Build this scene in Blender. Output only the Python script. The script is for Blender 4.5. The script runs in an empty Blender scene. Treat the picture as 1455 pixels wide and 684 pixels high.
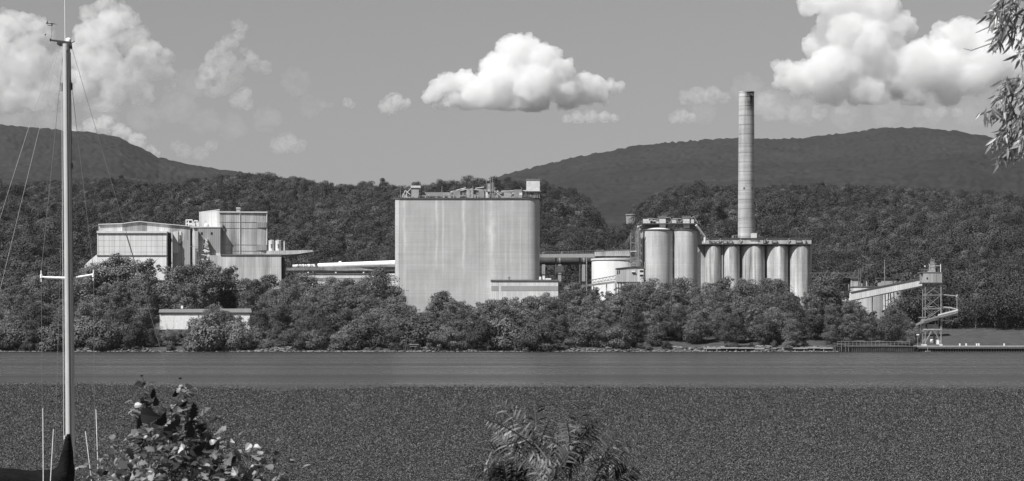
import bpy, math, random
import numpy as np
from mathutils import Vector, Matrix

# ---------------------------------------------------------------- camera, sky, sun, exposure
SC = bpy.context.scene
F, HC, PX0, PY0 = 3200.0, 4.5, 727.5, 484.0        # focal length in photo pixels, eye height (m), centre column, horizon row
cam_d = bpy.data.cameras.new('camera'); cam = bpy.data.objects.new('camera', cam_d)
SC.collection.objects.link(cam); SC.camera = cam
cam.location = (0, 0, HC); cam.rotation_euler = (math.radians(90), 0, 0)
cam_d.sensor_width = 36; cam_d.lens = F/1455*36
cam_d.shift_y = (PY0-342)/1455
cam_d.clip_start = 0.5; cam_d.clip_end = 60000
cam_d.dof.use_dof = True; cam_d.dof.focus_distance = 700; cam_d.dof.aperture_fstop = 20

SUN_AZ, SUN_EL = math.radians(229), math.radians(51)   # clockwise from +Y: behind the camera, to its left
W = bpy.data.worlds.new('World'); SC.world = W; W.use_nodes = True
nt = W.node_tree; nt.nodes.clear()
sky = nt.nodes.new('ShaderNodeTexSky'); sky.sky_type = 'NISHITA'; sky.sun_disc = False
sky.sun_elevation = SUN_EL; sky.sun_rotation = SUN_AZ
sky.air_density = 1.2; sky.dust_density = 0.1; sky.ozone_density = 1.0
sep = nt.nodes.new('ShaderNodeSeparateColor'); nt.links.new(sky.outputs[0], sep.inputs[0])   # black-and-white picture: one grey value from the sky's red and blue light
m1 = nt.nodes.new('ShaderNodeMath'); m1.operation = 'MULTIPLY'; m1.inputs[1].default_value = 0.15
m2 = nt.nodes.new('ShaderNodeMath'); m2.operation = 'MULTIPLY_ADD'; m2.inputs[1].default_value = 0.50
nt.links.new(sep.outputs[0], m1.inputs[0]); nt.links.new(sep.outputs[2], m2.inputs[0]); nt.links.new(m1.outputs[0], m2.inputs[2])
bg = nt.nodes.new('ShaderNodeBackground'); bg.inputs[1].default_value = 0.05
nt.links.new(m2.outputs[0], bg.inputs[0])
wo = nt.nodes.new('ShaderNodeOutputWorld'); nt.links.new(bg.outputs[0], wo.inputs[0])

sun_d = bpy.data.lights.new('sun', 'SUN'); sun_d.energy = 3.6; sun_d.angle = math.radians(0.5); sun_d.color = (1, 0.995, 0.99)
sun = bpy.data.objects.new('sun', sun_d); SC.collection.objects.link(sun)
to_sun = Vector((math.sin(SUN_AZ)*math.cos(SUN_EL), math.cos(SUN_AZ)*math.cos(SUN_EL), math.sin(SUN_EL)))
sun.rotation_euler = to_sun.to_track_quat('Z', 'Y').to_euler(); sun.location = (-50, -50, 80)

SC.view_settings.view_transform = 'Standard'; SC.view_settings.look = 'None'
SC.view_settings.exposure = 0.81; SC.view_settings.gamma = 1
SC.render.engine = 'CYCLES'
cy = SC.cycles
cy.use_denoising = True; cy.max_bounces = 14; cy.diffuse_bounces = 2; cy.glossy_bounces = 2
cy.transmission_bounces = 2; cy.transparent_max_bounces = 8; cy.volume_bounces = 12
cy.sample_clamp_indirect = 6; cy.use_adaptive_sampling = True; cy.adaptive_threshold = 0.01

R = random.Random(7); RN = np.random.default_rng(7)

# ---------------------------------------------------------------- helpers
def X(px, Y): return (px-PX0)*Y/F
def Z(py, Y): return HC-(py-PY0)*Y/F
def PT(px, py, Y): return Vector((X(px, Y), Y, Z(py, Y)))
def link(o): SC.collection.objects.link(o); return o

def tag(o, label=None, cat=None, group=None, kind=None):
    if label: o['label'] = label
    if cat: o['category'] = cat
    if group: o['group'] = group
    if kind: o['kind'] = kind
    return o
def thing(name, label, cat, loc, group=None):
    o = link(bpy.data.objects.new(name, None)); o.location = loc
    o.empty_display_size = 0.5
    return tag(o, label, cat, group)

class MB:
    """collects simple solids in world coordinates; build() links them as ONE mesh object"""
    def __init__(s): s.v = []; s.f = []
    def add(s, vs, fs):
        n = len(s.v); s.v += [tuple(v) for v in vs]; s.f += [tuple(i+n for i in f) for f in fs]; return s
    def box(s, x0, x1, y0, y1, z0, z1):
        return s.add([(x0,y0,z0),(x1,y0,z0),(x1,y1,z0),(x0,y1,z0),(x0,y0,z1),(x1,y0,z1),(x1,y1,z1),(x0,y1,z1)],
                     [(3,2,1,0),(4,5,6,7),(0,1,5,4),(1,2,6,5),(2,3,7,6),(3,0,4,7)])
    def pbox(s, a, b, c, d, Y, dep):           # pixel columns a..b, rows c..d (c above d), front face at Y
        return s.box(X(a,Y), X(b,Y), Y, Y+dep, Z(d,Y), Z(c,Y))
    def foot(s, pts, z0, z1):                  # extrude footprint (counter-clockwise seen from above); z1 may be a list
        n = len(pts); zt = z1 if isinstance(z1, (list, tuple)) else [z1]*n
        vs = [(p[0],p[1],z0) for p in pts]+[(p[0],p[1],zt[i]) for i, p in enumerate(pts)]
        fs = [tuple(range(n-1,-1,-1)), tuple(range(n,2*n))]+[(i,(i+1)%n,(i+1)%n+n,i+n) for i in range(n)]
        return s.add(vs, fs)
    def face_prism(s, pts, Y, dep):            # pixel outline (clockwise on the picture) extruded away from the camera
        n = len(pts)
        vs = [(X(a,Y),Y,Z(b,Y)) for a,b in pts]+[(X(a,Y),Y+dep,Z(b,Y)) for a,b in pts]
        fs = [tuple(range(n)), tuple(range(2*n-1,n-1,-1))]+[(i+n,(i+1)%n+n,(i+1)%n,i) for i in range(n)]
        return s.add(vs, fs)
    def lathe(s, cx, cy, prof, n=32, a0=0, a1=2*math.pi):   # prof: (r,z) from the bottom up
        k0 = len(s.v); m = len(prof)
        vs = [(cx+r*math.cos(a0+(a1-a0)*i/n), cy+r*math.sin(a0+(a1-a0)*i/n), z) for r, z in prof for i in range(n)]
        fs = [(j*n+i, j*n+(i+1)%n, (j+1)*n+(i+1)%n, (j+1)*n+i) for j in range(m-1) for i in range(n)]
        fs += [tuple(range(n-1,-1,-1)), tuple(range((m-1)*n, m*n))]
        return s.add(vs, fs)
    def tube(s, p, q, r, r2=None, n=8):
        p, q = Vector(p), Vector(q); d = (q-p)
        if d.length < 1e-6: return s
        d.normalize(); u = d.orthogonal().normalized(); w = d.cross(u); r2 = r if r2 is None else r2
        vs = [p+(u*math.cos(t)+w*math.sin(t))*r for t in [2*math.pi*i/n for i in range(n)]]
        vs += [q+(u*math.cos(t)+w*math.sin(t))*r2 for t in [2*math.pi*i/n for i in range(n)]]
        fs = [(i,(i+1)%n,(i+1)%n+n,i+n) for i in range(n)]+[tuple(range(n-1,-1,-1)), tuple(range(n,2*n))]
        return s.add(vs, fs)
    def ptube(s, a, b, c, d, Y, r, Y2=None, n=6): return s.tube(PT(a,b,Y), PT(c,d,Y2 or Y), r, n=n)
    def path(s, pts, radii, n=8):
        for i in range(len(pts)-1): s.tube(pts[i], pts[i+1], radii[i], radii[i+1], n)
        return s
    def build(s, name, mat, parent=None, origin=None, smooth=False):
        me = bpy.data.meshes.new(name)
        if parent is not None: org = Vector(parent_world(parent))
        elif origin is not None: org = Vector(origin)
        else: org = Vector((0,0,0))
        me.from_pydata([(v[0]-org.x, v[1]-org.y, v[2]-org.z) for v in s.v], [], s.f)
        me.materials.append(mat)
        if smooth:
            me.polygons.foreach_set('use_smooth', [True]*len(me.polygons))
            try: me.set_sharp_from_angle(angle=math.radians(40))
            except Exception: pass
        o = link(bpy.data.objects.new(name, me))
        if parent is not None: o.parent = parent
        else: o.location = org
        return o
def parent_world(p):
    v = Vector(p.location)
    while p.parent: p = p.parent; v += Vector(p.location)
    return v

def np_mesh(name, V, Q, mat, smooth=False):
    """V (n,3) vertices, Q (m,k) faces of equal size"""
    me = bpy.data.meshes.new(name); k = Q.shape[1]
    me.vertices.add(len(V)); me.vertices.foreach_set('co', V.astype(np.float32).ravel())
    me.loops.add(Q.size); me.loops.foreach_set('vertex_index', Q.astype(np.int32).ravel())
    me.polygons.add(len(Q)); me.polygons.foreach_set('loop_start', np.arange(0, Q.size, k, dtype=np.int32))
    me.polygons.foreach_set('loop_total', np.full(len(Q), k, dtype=np.int32))
    if smooth: me.polygons.foreach_set('use_smooth', np.ones(len(Q), dtype=bool))
    me.update(calc_edges=True); me.validate(); me.materials.append(mat)
    return me

def vnoise(x, y, seed=0):
    xi = np.floor(x).astype(np.int64); yi = np.floor(y).astype(np.int64); fx = x-xi; fy = y-yi
    fx = fx*fx*(3-2*fx); fy = fy*fy*(3-2*fy)
    def h(a, b):
        n = (a*374761393+b*668265263+seed*982451653) & 0x7fffffff
        n = ((n ^ (n >> 13))*1274126177) & 0x7fffffff
        return ((n ^ (n >> 16)) & 0xffff)/65535.0
    return (h(xi,yi)*(1-fx)+h(xi+1,yi)*fx)*(1-fy)+(h(xi,yi+1)*(1-fx)+h(xi+1,yi+1)*fx)*fy
def fbm(x, y, o=4, seed=0):
    s = 0; a = 1; t = 0
    for i in range(o): s = s+a*(vnoise(x*2**i, y*2**i, seed+i*17)-.5); t += a; a *= .5
    return s/t
def interp(x, pts): return np.interp(x, [p[0] for p in pts], [p[1] for p in pts])

# ---------------------------------------------------------------- materials (greys: the picture is black and white)
class N:
    def __init__(s, name):
        s.m = bpy.data.materials.new(name); s.m.use_nodes = True; s.t = s.m.node_tree; s.t.nodes.clear()
        s.out = s.t.nodes.new('ShaderNodeOutputMaterial'); s.tc = None
    def n(s, kind, **kw):
        a = s.t.nodes.new('ShaderNode'+kind)
        for k, v in kw.items(): setattr(a, k, v)
        return a
    def l(s, a, b): s.t.links.new(a, b)
    def coord(s):
        if s.tc is None: s.tc = s.n('TexCoord')
        return s.tc.outputs['Object']
    def noise(s, scale=(1,1,1), detail=4, rough=.55, dist=0, off=(0,0,0)):
        mp = s.n('Mapping'); mp.inputs['Scale'].default_value = scale; mp.inputs['Location'].default_value = off; s.l(s.coord(), mp.inputs[0])
        t = s.n('TexNoise'); t.inputs['Scale'].default_value = 1; t.inputs['Detail'].default_value = detail
        t.inputs['Roughness'].default_value = rough; t.inputs['Distortion'].default_value = dist
        s.l(mp.outputs[0], t.inputs['Vector']); return t.outputs['Fac']
    def math(s, op, a, b=None, c=None, clamp=False):
        m = s.n('Math', operation=op, use_clamp=clamp)
        for i, v in enumerate((a, b, c)):
            if v is None: continue
            if isinstance(v, (int, float)): m.inputs[i].default_value = v
            else: s.l(v, m.inputs[i])
        return m.outputs[0]
    def mapr(s, v, a, b, c, d):
        m = s.n('MapRange'); s.l(v, m.inputs[0])
        for i, x in enumerate((a,b,c,d)): m.inputs[i+1].default_value = x
        return m.outputs[0]
    def xyz(s):
        e = s.n('SeparateXYZ'); s.l(s.coord(), e.inputs[0]); return e.outputs
    def principled(s, col, rough=.8, spec=.3, bump=None, bstr=.3, bdist=.05, metal=0):
        p = s.n('BsdfPrincipled')
        if isinstance(col, (int, float)): p.inputs['Base Color'].default_value = (col, col, col, 1)
        else: s.l(col, p.inputs['Base Color'])
        p.inputs['Roughness'].default_value = rough; p.inputs['Specular IOR Level'].default_value = spec; p.inputs['Metallic'].default_value = metal
        if bump is not None:
            b = s.n('Bump'); b.inputs['Strength'].default_value = bstr; b.inputs['Distance'].default_value = bdist
            s.l(bump, b.inputs['Height']); s.l(b.outputs[0], p.inputs['Normal'])
        s.l(p.outputs[0], s.out.inputs[0]); return p

def surf(name, c, mott=.15, streak=.2, sfreq=1.2, band=0., bfreq=1., seam=None, corr=None, stripes=(), rough=.85, speck=.1, off=0, stains=(), grid=None):
    """weathered wall surface. streak: vertical runs; band: horizontal lifts; seam=(period,dark) lift joints; corr = corrugation period;
    stripes = (x, halfwidth, amount, z_lo): lime runs; stains = (x, z_top, halfwidth, length, amount)"""
    k = N(name)
    f = k.mapr(k.noise((.12,.12,.12), 5, off=(off,0,0)), .3, .7, 1-mott, 1+mott)
    if streak:
        st = k.mapr(k.noise((sfreq,sfreq,.035), 4, .65, off=(off*3,0,0)), .3, .7, -streak, streak)
        st2 = k.mapr(k.noise((sfreq*.3,sfreq*.3,.02), 3, .6, off=(off*5,3,0)), .3, .7, -streak*.7, streak*.7)
        f = k.math('MULTIPLY', f, k.math('ADD', k.math('ADD', st, st2), 1.0))
    if band:
        f = k.math('MULTIPLY', f, k.mapr(k.noise((.015,.015,bfreq), 4, .7), .3, .7, 1-band, 1+band))
    if speck:
        f = k.math('MULTIPLY', f, k.mapr(k.noise((2.2,2.2,2.2), 6, .7), .25, .75, 1-speck, 1+speck))
    o = k.xyz()
    if seam:
        fr = k.math('FRACT', k.math('DIVIDE', o[2], seam[0]))
        f = k.math('MULTIPLY', f, k.mapr(k.math('LESS_THAN', fr, seam[2] if len(seam) > 2 else .12), 0, 1, 1, 1-seam[1]))
    if grid:
        for ax, per in ((0, grid[0]), (2, grid[1])):
            fr = k.math('FRACT', k.math('DIVIDE', o[ax], per))
            f = k.math('MULTIPLY', f, k.mapr(k.math('LESS_THAN', fr, .14), 0, 1, 1, 1-grid[2]))
    for x0, w, am, zlo in stripes:
        wob = k.math('ADD', o[0], k.mapr(k.noise((.0,.0,.12), 3, off=(x0,0,0)), .3, .7, -w*.5, w*.5))
        g = k.math('SUBTRACT', 1.0, k.math('DIVIDE', k.math('ABSOLUTE', k.math('SUBTRACT', wob, x0)), w), clamp=True)
        g = k.math('MULTIPLY', g, k.mapr(o[2], zlo, zlo+14, 0, 1))
        g = k.math('MULTIPLY', g, k.mapr(k.noise((.3,.3,.08), 3, off=(x0,1,0)), .35, .6, .3, 1))
        f = k.math('ADD', f, k.math('MULTIPLY', g, am))
    for x0, zt, w, ln, am in stains:
        g = k.math('SUBTRACT', 1.0, k.math('DIVIDE', k.math('ABSOLUTE', k.math('SUBTRACT', o[0], x0)), w), clamp=True)
        g = k.math('MULTIPLY', g, k.math('MULTIPLY', k.mapr(o[2], zt-ln, zt, 0, 1.3), k.math('LESS_THAN', o[2], zt)))
        g = k.math('MULTIPLY', g, k.mapr(k.noise((.9,.9,.25), 4, off=(x0,5,0)), .3, .5, .4, 1))
        f = k.math('SUBTRACT', f, k.math('MULTIPLY', g, am))
    col = k.math('MAXIMUM', k.math('MULTIPLY', f, c), .02)
    col = k.math('MINIMUM', col, .85)
    bump = None; bs = .3; bd = .05
    if corr:
        ph = k.math('SINE', k.math('MULTIPLY', k.math('ADD', o[0], o[1]), 2*math.pi/corr)); bump = ph; bs = .22; bd = corr*.08
    else: bump = k.noise((3,3,3), 4); bs = .25
    k.principled(col, rough, .25, bump, bs, bd); return k.m

def plain(name, c, rough=.7, metal=0, var=.2, scale=.8, spec=.3):
    k = N(name); col = k.math('MULTIPLY', k.mapr(k.noise((scale,)*3, 4), .3, .7, 1-var, 1+var), c)
    k.principled(col, rough, spec, None, metal=metal); return k.m

def leafmat(name, c, var=.35, transl=.12, obj=.34, gloss=.0):
    k = N(name); g = k.n('NewGeometry'); oi = k.n('ObjectInfo')
    f = k.mapr(g.outputs['Random Per Island'], 0, 1, 1-var, 1+var)
    f = k.math('MULTIPLY', f, k.mapr(oi.outputs['Random'], 0, 1, 1-obj, 1+obj))
    col = k.math('MULTIPLY', f, c)
    d = k.n('BsdfDiffuse'); t = k.n('BsdfTranslucent'); mx = k.n('MixShader'); mx.inputs[0].default_value = transl
    k.l(col, d.inputs[0]); k.l(col, t.inputs[0]); k.l(d.outputs[0], mx.inputs[1]); k.l(t.outputs[0], mx.inputs[2])
    last = mx
    if gloss:
        gl = k.n('BsdfGlossy'); gl.inputs[0].default_value = (1,1,1,1); gl.inputs['Roughness'].default_value = .45
        m3 = k.n('MixShader'); m3.inputs[0].default_value = gloss; k.l(mx.outputs[0], m3.inputs[1]); k.l(gl.outputs[0], m3.inputs[2]); last = m3
    k.l(last.outputs[0], k.out.inputs[0]); return k.m

# ---------------------------------------------------------------- terrain
RIDGE = [(-200,262),(0,262),(60,260),(150,254),(200,257),(250,260),(300,252),(350,248),(400,250),(440,257),(480,264),(510,261),(540,258),(570,264),
         (620,258),(660,254),(700,252),(730,252),(770,258),(800,262),(825,272),(838,290),(850,310),(865,322),(885,322),(900,300),(912,285),(940,268),
         (1000,258),(1050,262),(1080,264),(1150,262),(1200,265),(1300,268),(1455,275),(1700,285)]
def ridge_Y(p): return 1700+140*np.sin(p/170.)+90*np.sin(p/61.+1)
def hill_Y(p): return np.interp(p, [-200,90,180,1180,1290,1700], [1000,1000,1130,1130,968,968])
def height(x, Y):
    p = x*F/Y+PX0
    lawn = np.clip((p-1262)/40, 0, 1)
    ys = 900+2.0*np.sin(p/37.)+1.2*np.sin(p/11.)
    top = np.interp(p, [-200,420,600,860,900,1180,1220], [19,19,11.5,11.5,15,15,10])
    bank = np.interp(Y-ys, [-10,0,3,12], [-3,-.3,1.6,2.6])+(top-2.6)*np.interp(Y-ys, [12,85,200], [0,.95,1])
    law = np.interp(Y-ys, [-4,6,6.5,30,64,78], [-3,-.3,1.7,2.4,6.0,7.5])
    b = bank*(1-lawn)+law*lawn
    hy = hill_Y(p); ry = ridge_Y(p)
    zr = HC+(PY0-interp(p, RIDGE))/F*ry-10.5
    t = np.clip((Y-hy)/(ry-hy), 0, 1)
    z = b+(zr-b)*t
    z = z+np.sin(np.pi*t)*(fbm(x/140., Y/140., 3, 5)*26)
    z = np.where(Y > ry, zr-(Y-ry)*.12, z)
    return z
def h1(x, Y): return float(height(np.array([x*1.0]), np.array([Y*1.0]))[0])

M_ground = plain('forest_floor_soil', .045, .95, var=.4, scale=.3)
def make_grass_mat():
    k = N('mown_grass'); f = k.mapr(k.noise((.25,.6,.25), 6, .7), .3, .7, .55, 1.5)
    k.principled(k.math('MULTIPLY', f, .07), .95, .1, k.noise((4,4,4), 4), .5, .2); return k.m
M_grass = make_grass_mat()

def grid_obj(name, cols, rows, fx, fy, fz, mat, smooth=True):
    C, RW = np.meshgrid(cols, rows); x = fx(C, RW); y = fy(C, RW); z = fz(x, y)
    V = np.stack([x.ravel(), y.ravel(), z.ravel()], 1); nc, nr = len(cols), len(rows)
    i = (np.arange(nr-1)[:,None]*nc+np.arange(nc-1)[None,:]).ravel()
    Q = np.stack([i, i+1, i+1+nc, i+nc], 1)
    return link(bpy.data.objects.new(name, np_mesh(name, V, Q, mat, smooth)))
cols = np.arange(-420, 1880, 6.0); rows = np.concatenate([np.arange(890, 1000, 2.0), np.arange(1000, 2000, 10.0), np.arange(2000, 3300, 100.)])
terrain = grid_obj('terrain', cols, rows, lambda c, r: (c-PX0)*r/F, lambda c, r: r, lambda x, y: np.maximum(height(x, y), -4), M_grass)
tag(terrain, 'far river bank rising through the plant ground to the wooded hill', 'terrain', kind='structure')
g = MB(); g.add([(-9000,-400,-6),(9000,-400,-6),(9000,9500,-6),(-9000,9500,-6)], [(0,1,2,3)])
gr = g.build('ground', M_ground); tag(gr, 'low ground that lies under the river and hills', 'ground', kind='structure')
nb = grid_obj('near_bank', np.arange(-40, 41, 2.), np.arange(-30, 22, 1.5), lambda c, r: c, lambda c, r: r,
              lambda x, y: np.interp(y, [-30,0,13,20,22], [3.4,3.0,2.6,-.5,-5])+fbm(x/4, y/4, 3, 2)*.3, M_grass)
tag(nb, 'near river bank where the foreground bushes grow', 'river bank', kind='structure')

# ---------------------------------------------------------------- mountains
M_mount = N('distant_forest_cover')
_f = M_mount.mapr(M_mount.noise((.02,.02,.02), 6, .7), .3, .7, .75, 1.25)
_f = M_mount.math('MULTIPLY', _f, M_mount.mapr(M_mount.noise((.002,.002,.002), 4, .6, off=(3,1,0)), .3, .7, .85, 1.15))
M_mount.principled(M_mount.math('MULTIPLY', _f, .034), 1, 0); M_mount = M_mount.m
def mountain(name, label, p0, p1, sky_pts, Yf, Yr, bottom, seed):
    cols = np.arange(p0, p1, .75); vs = np.concatenate([np.linspace(0, 1, 230), np.linspace(1.01, 1.15, 8)])
    C, V_ = np.meshgrid(cols, vs)
    Yc = Yf+(Yr-Yf)*V_; top = interp(C, sky_pts)
    yl = bottom+(top-bottom)*np.clip(V_, 0, 1)**.85
    yl = np.where(V_ > 1, top+(V_-1)*160, yl)
    x = (C-PX0)*Yc/F; z = HC-(yl-PY0)*Yc/F
    env = np.clip(V_*2, 0, 1)*np.clip((1.02-V_)*6, 0.0, 1)
    z = z+fbm(x/650., Yc/650., 4, seed)*150*env
    z = z+(vnoise(x/11., np.round(Yc)/13., seed+3)-.5)*7*np.clip(V_*3, .4, 1)
    nc, nr = len(cols), len(vs)
    Vt = np.stack([x.ravel(), Yc.ravel(), z.ravel()], 1)
    i = (np.arange(nr-1)[:,None]*nc+np.arange(nc-1)[None,:]).ravel()
    o = link(bpy.data.objects.new(name, np_mesh(name, Vt, np.stack([i,i+1,i+1+nc,i+nc],1), M_mount, True)))
    tag(o, label, 'mountain', kind='structure')
mountain('mountain', 'long low wooded mountain sloping down behind the left forest', -90, 480,
         [(-90,172),(0,176),(50,180),(100,184),(150,190),(172,196),(190,205),(210,215),(225,223),(260,231),(300,238),(340,244),(400,256),(480,275)], 3200, 6300, 330, 11)
mountain('mountain', 'broad wooded mountain rising behind the silos and chimney', 660, 1560,
         [(660,275),(700,255),(720,247),(760,238),(800,228),(850,217),(900,207),(950,201),(1000,198),(1050,195),(1100,196),(1150,194),(1200,188),(1240,183),
          (1260,181),(1300,182),(1330,184),(1360,187),(1390,192),(1420,197),(1455,203),(1560,225)], 3000, 6800, 345, 23)

# ---------------------------------------------------------------- water
k = N('river_water')
lay = k.noise((.0012,.02,1), 4, .6); rip = k.noise((.35,.9,1), 5, .65); rip2 = k.noise((1.6,3.2,1), 3, .6)
hgt = k.math('ADD', rip, k.math('MULTIPLY', rip2, .35))
pw = k.principled(.022, .18, .5, hgt, .4, .30)
pw.inputs['IOR'].default_value = 1.33
k.l(k.mapr(lay, .35, .65, .15, .6), pw.inputs['Specular IOR Level'])
k.l(k.mapr(lay, .35, .65, .32, .22), pw.inputs['Roughness'])
M_water = k.m
g = MB(); g.add([(-1400,-60,0),(1400,-60,0),(1400,912,0),(-1400,912,0)], [(0,1,2,3)])
water = g.build('water', M_water); tag(water, 'calm wide river in front of the plant', 'river', kind='structure')

# floating water plants: one uncountable bed of small leaves
M_bed = leafmat('floating_leaf', .11, .75, .15, 0, .0)
def bed():
    edge = [(-100,546),(0,546),(120,546),(240,548),(330,551),(400,555),(470,552),(560,549),(727,550),(900,550),(1100,551),(1300,552),(1600,552)]
    n = 800000
    # uniform in picture rows gives denser plants close by and a thinner cover far off, where each row spans many metres
    inv = RN.uniform(1/240., 1/64., n); Y = 1/inv; px = RN.uniform(-70, 1530, n); x = (px-PX0)*Y/F
    Ye = HC*F/(interp(px, edge)-PY0)+fbm(px/30., px*0, 3, 4)*12+RN.exponential(5., n)-4
    keep = Y < Ye; Y = Y[keep]; x = x[keep]; n = len(Y)
    s = RN.uniform(.032, .078, n)*(Y/110.)**.75
    az = RN.uniform(0, 2*np.pi, n); tilt = np.abs(RN.normal(0, .55, n))+.05
    ux, uy = np.cos(az), np.sin(az)
    a = np.stack([-uy, ux, np.zeros(n)], 1); b = np.stack([ux*np.cos(tilt), uy*np.cos(tilt), np.sin(tilt)], 1)
    c = np.stack([x, Y, np.full(n, .02)+RN.uniform(0, .05, n)], 1)
    S = s[:,None]
    V = np.stack([c, c+(a*.5+b*.45)*S, c+b*S, c+(-a*.5+b*.5)*S], 1).reshape(-1, 3)
    Q = np.arange(4*n).reshape(-1, 4)
    o = link(bpy.data.objects.new('water_plants', np_mesh('water_plants', V, Q, M_bed)))
    tag(o, 'dense floating water plants covering the near half of the river', 'water plants', kind='stuff')
    mat = N('plant_mat_under'); f = mat.mapr(mat.noise((3,.8,1), 5, .8), .35, .65, .3, 1.6)
    mat.principled(mat.math('MULTIPLY', f, .035), .9, .1, mat.noise((5,2,1), 4), 1, .3)
    pts = [(-100,1)]+[]
    ps = np.arange(-400, 1900, 6.); Ye = HC*F/(interp(ps, edge)-PY0)+fbm(ps/30., ps*0, 3, 4)*12-3
    m = MB(); N_ = len(ps)
    m.add([((p-PX0)*26/F, 26, .012) for p in ps]+[((p-PX0)*y/F, y, .012) for p, y in zip(ps, Ye)], [(i, i+1, i+1+N_, i+N_) for i in range(N_-1)])
    u = m.build('plant_bed', mat.m); tag(u, 'dark mat of stems under the floating leaves on the river', 'plant bed', kind='stuff')
bed()
# ---------------------------------------------------------------- clouds: real volumes far behind the mountains
def cloud(label, puffs, Y, dens, amp=1.0, group=None, base=None, vox=None, aniso=0.0, soft=0):
    sc_ = Y/F
    me = bpy.data.meshes.new('cloud'); vs = []; fs = []
    import bmesh
    bm = bmesh.new()
    cx = sum(p[0] for p in puffs)/len(puffs); cyy = sum(p[1] for p in puffs)/len(puffs)
    org = PT(cx, cyy, Y); span = max(r for _, _, r in puffs)*sc_
    for (a, b, r) in puffs:
        rr = r*sc_/span; jit = R.uniform(-.5, .5)*rr*1.6
        c = (PT(a, b, Y)-org)/span; c.y += jit
        mat = Matrix.Translation(c) @ Matrix.Diagonal((1, 1.15, .92, 1))
        bmesh.ops.create_icosphere(bm, subdivisions=3, radius=rr, matrix=mat)
    if base is not None:                       # condensation level: flatten the underside
        zb = (Z(base, Y)-org.z)/span
        for v in bm.verts:
            if v.co.z < zb: v.co.z = zb-(zb-v.co.z)*.06
    bm.to_mesh(me); bm.free()
    o = link(bpy.data.objects.new('cloud', me)); o.location = org; o.scale = (span,)*3
    vx = vox or .04
    rm = o.modifiers.new('r', 'REMESH'); rm.mode = 'VOXEL'; rm.voxel_size = vx; rm.use_smooth_shade = True
    for i, (fr, st) in enumerate(((.8, .8), (.35, .55), (.13, .28))):
        tx = bpy.data.textures.new('puff', 'CLOUDS'); tx.noise_scale = fr; tx.noise_depth = 3; tx.noise_basis = 'ORIGINAL_PERLIN'
        d = o.modifiers.new('d%d' % i, 'DISPLACE'); d.texture = tx; d.texture_coords = 'LOCAL'; d.strength = st*amp; d.mid_level = .5
    r2 = o.modifiers.new('r2', 'REMESH'); r2.mode = 'VOXEL'; r2.voxel_size = vx*.9
    km = N('cloud_vapour'); pv = km.n('VolumePrincipled')
    pv.inputs['Color'].default_value = (1,1,1,1); _n = km.noise((1.1,1.1,1.3), 8, .66, .4); km.l(km.mapr(_n, .40, .58, 0, dens*soft), pv.inputs['Density']) if soft else km.l(km.mapr(_n, .3, .5, dens*.5, dens), pv.inputs['Density']); pv.inputs['Anisotropy'].default_value = aniso
    km.l(pv.outputs[0], km.out.inputs['Volume'])
    me.materials.append(km.m)
    if base is not None:                       # settle the displaced billows onto a level base, then keep the result as a plain mesh
        dg = bpy.context.evaluated_depsgraph_get(); ev = o.evaluated_get(dg); m2_ = bpy.data.meshes.new_from_object(ev); o.modifiers.clear(); o.data = m2_
        if not m2_.materials: m2_.materials.append(km.m)
        nv = len(m2_.vertices); co = np.empty(nv*3, np.float32); m2_.vertices.foreach_get('co', co); co = co.reshape(-1, 3)
        zb = (Z(base, Y)-org.z)/span; low = co[:,2] < zb; co[low,2] = zb-(zb-co[low,2])*.22; m2_.vertices.foreach_set('co', co.ravel()); m2_.update()
    tag(o, label, 'cloud', group)
    return o
D = .02
cloud('bright heaped white cloud with a flat grey base above the big silo block',
      [(735,78,28),(768,84,26),(705,92,22),(790,104,25),(740,108,35),(700,118,28),(760,122,32),(660,118,20),(636,120,16),(622,127,15),(614,138,11),(680,136,23),
       (720,140,23),(760,140,23),(800,130,24),(830,117,15),(850,120,15),(868,121,11),(840,134,14),(812,140,16),(880,123,6),(645,144,14),(628,152,8),(660,148,13),(690,150,14),(730,150,15),(770,150,14),(800,148,13),(830,144,12),(855,138,10),(620,150,8),(750,95,26),(720,75,18),(755,66,16),(783,82,18)], 14000, .015, base=156)
cloud('thin flat white cloud just under the right end of the bright heaped cloud', [(806,170,8),(822,167,10),(840,166,11),(858,167,10),(873,168,7)], 15000, .006, base=175, soft=1.6)
cloud('small round cloud left of the bright heaped cloud', [(548,151,11),(560,144,13),(573,147,10),(556,154,9)], 14500, .008, soft=1.5)
cloud('tiny puff of cloud left of the small round cloud', [(494,146,8),(500,149,6)], 14500, .005, soft=1.6)
cloud('tiny faint puff of cloud low beside the tiny puff', [(460,149,6),(470,149,5)], 14500, .0016, soft=1.8)
cloud('pale rounded cloud low over the forest left of the silo block', [(396,206,13),(410,203,15),(424,207,11)], 16000, .0025, soft=1.7)
cloud('huge towering white cloud above the right mountain',
      [(1150,12,20),(1230,60,40),(1262,72,34),(1180,90,30),(1275,100,36),(1320,96,34),(1225,118,30),(1340,108,30),(1310,70,22),(1190,30,30),(1175,0,28),(1205,-5,35),(1245,12,35),(1272,38,26),(1205,48,38),(1160,62,18),(1118,98,17),(1112,118,14),(1135,112,26),(1165,108,30),(1215,85,42),(1255,95,42),
       (1295,108,38),(1340,42,18),(1362,48,24),(1335,75,24),(1360,90,36),(1300,82,26),(1392,60,32),(1405,90,36),(1430,100,28),(1375,112,28),(1180,132,24),(1230,136,26),(1300,136,22),(1450,70,30),(1345,128,20)],
      14000, .010, base=150)
cloud('long pale cloud bank low under the towering cloud', [(1080,150,18),(1100,160,18),(1130,160,14),(1165,160,12),(1195,158,10),(1090,140,14)], 16000, .0022, base=172, soft=1.6)
cloud('flat faint cloud above the right mountain summit', [(1318,160,8),(1338,159,9),(1360,160,8)], 17000, .0035, soft=1.6)
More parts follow.
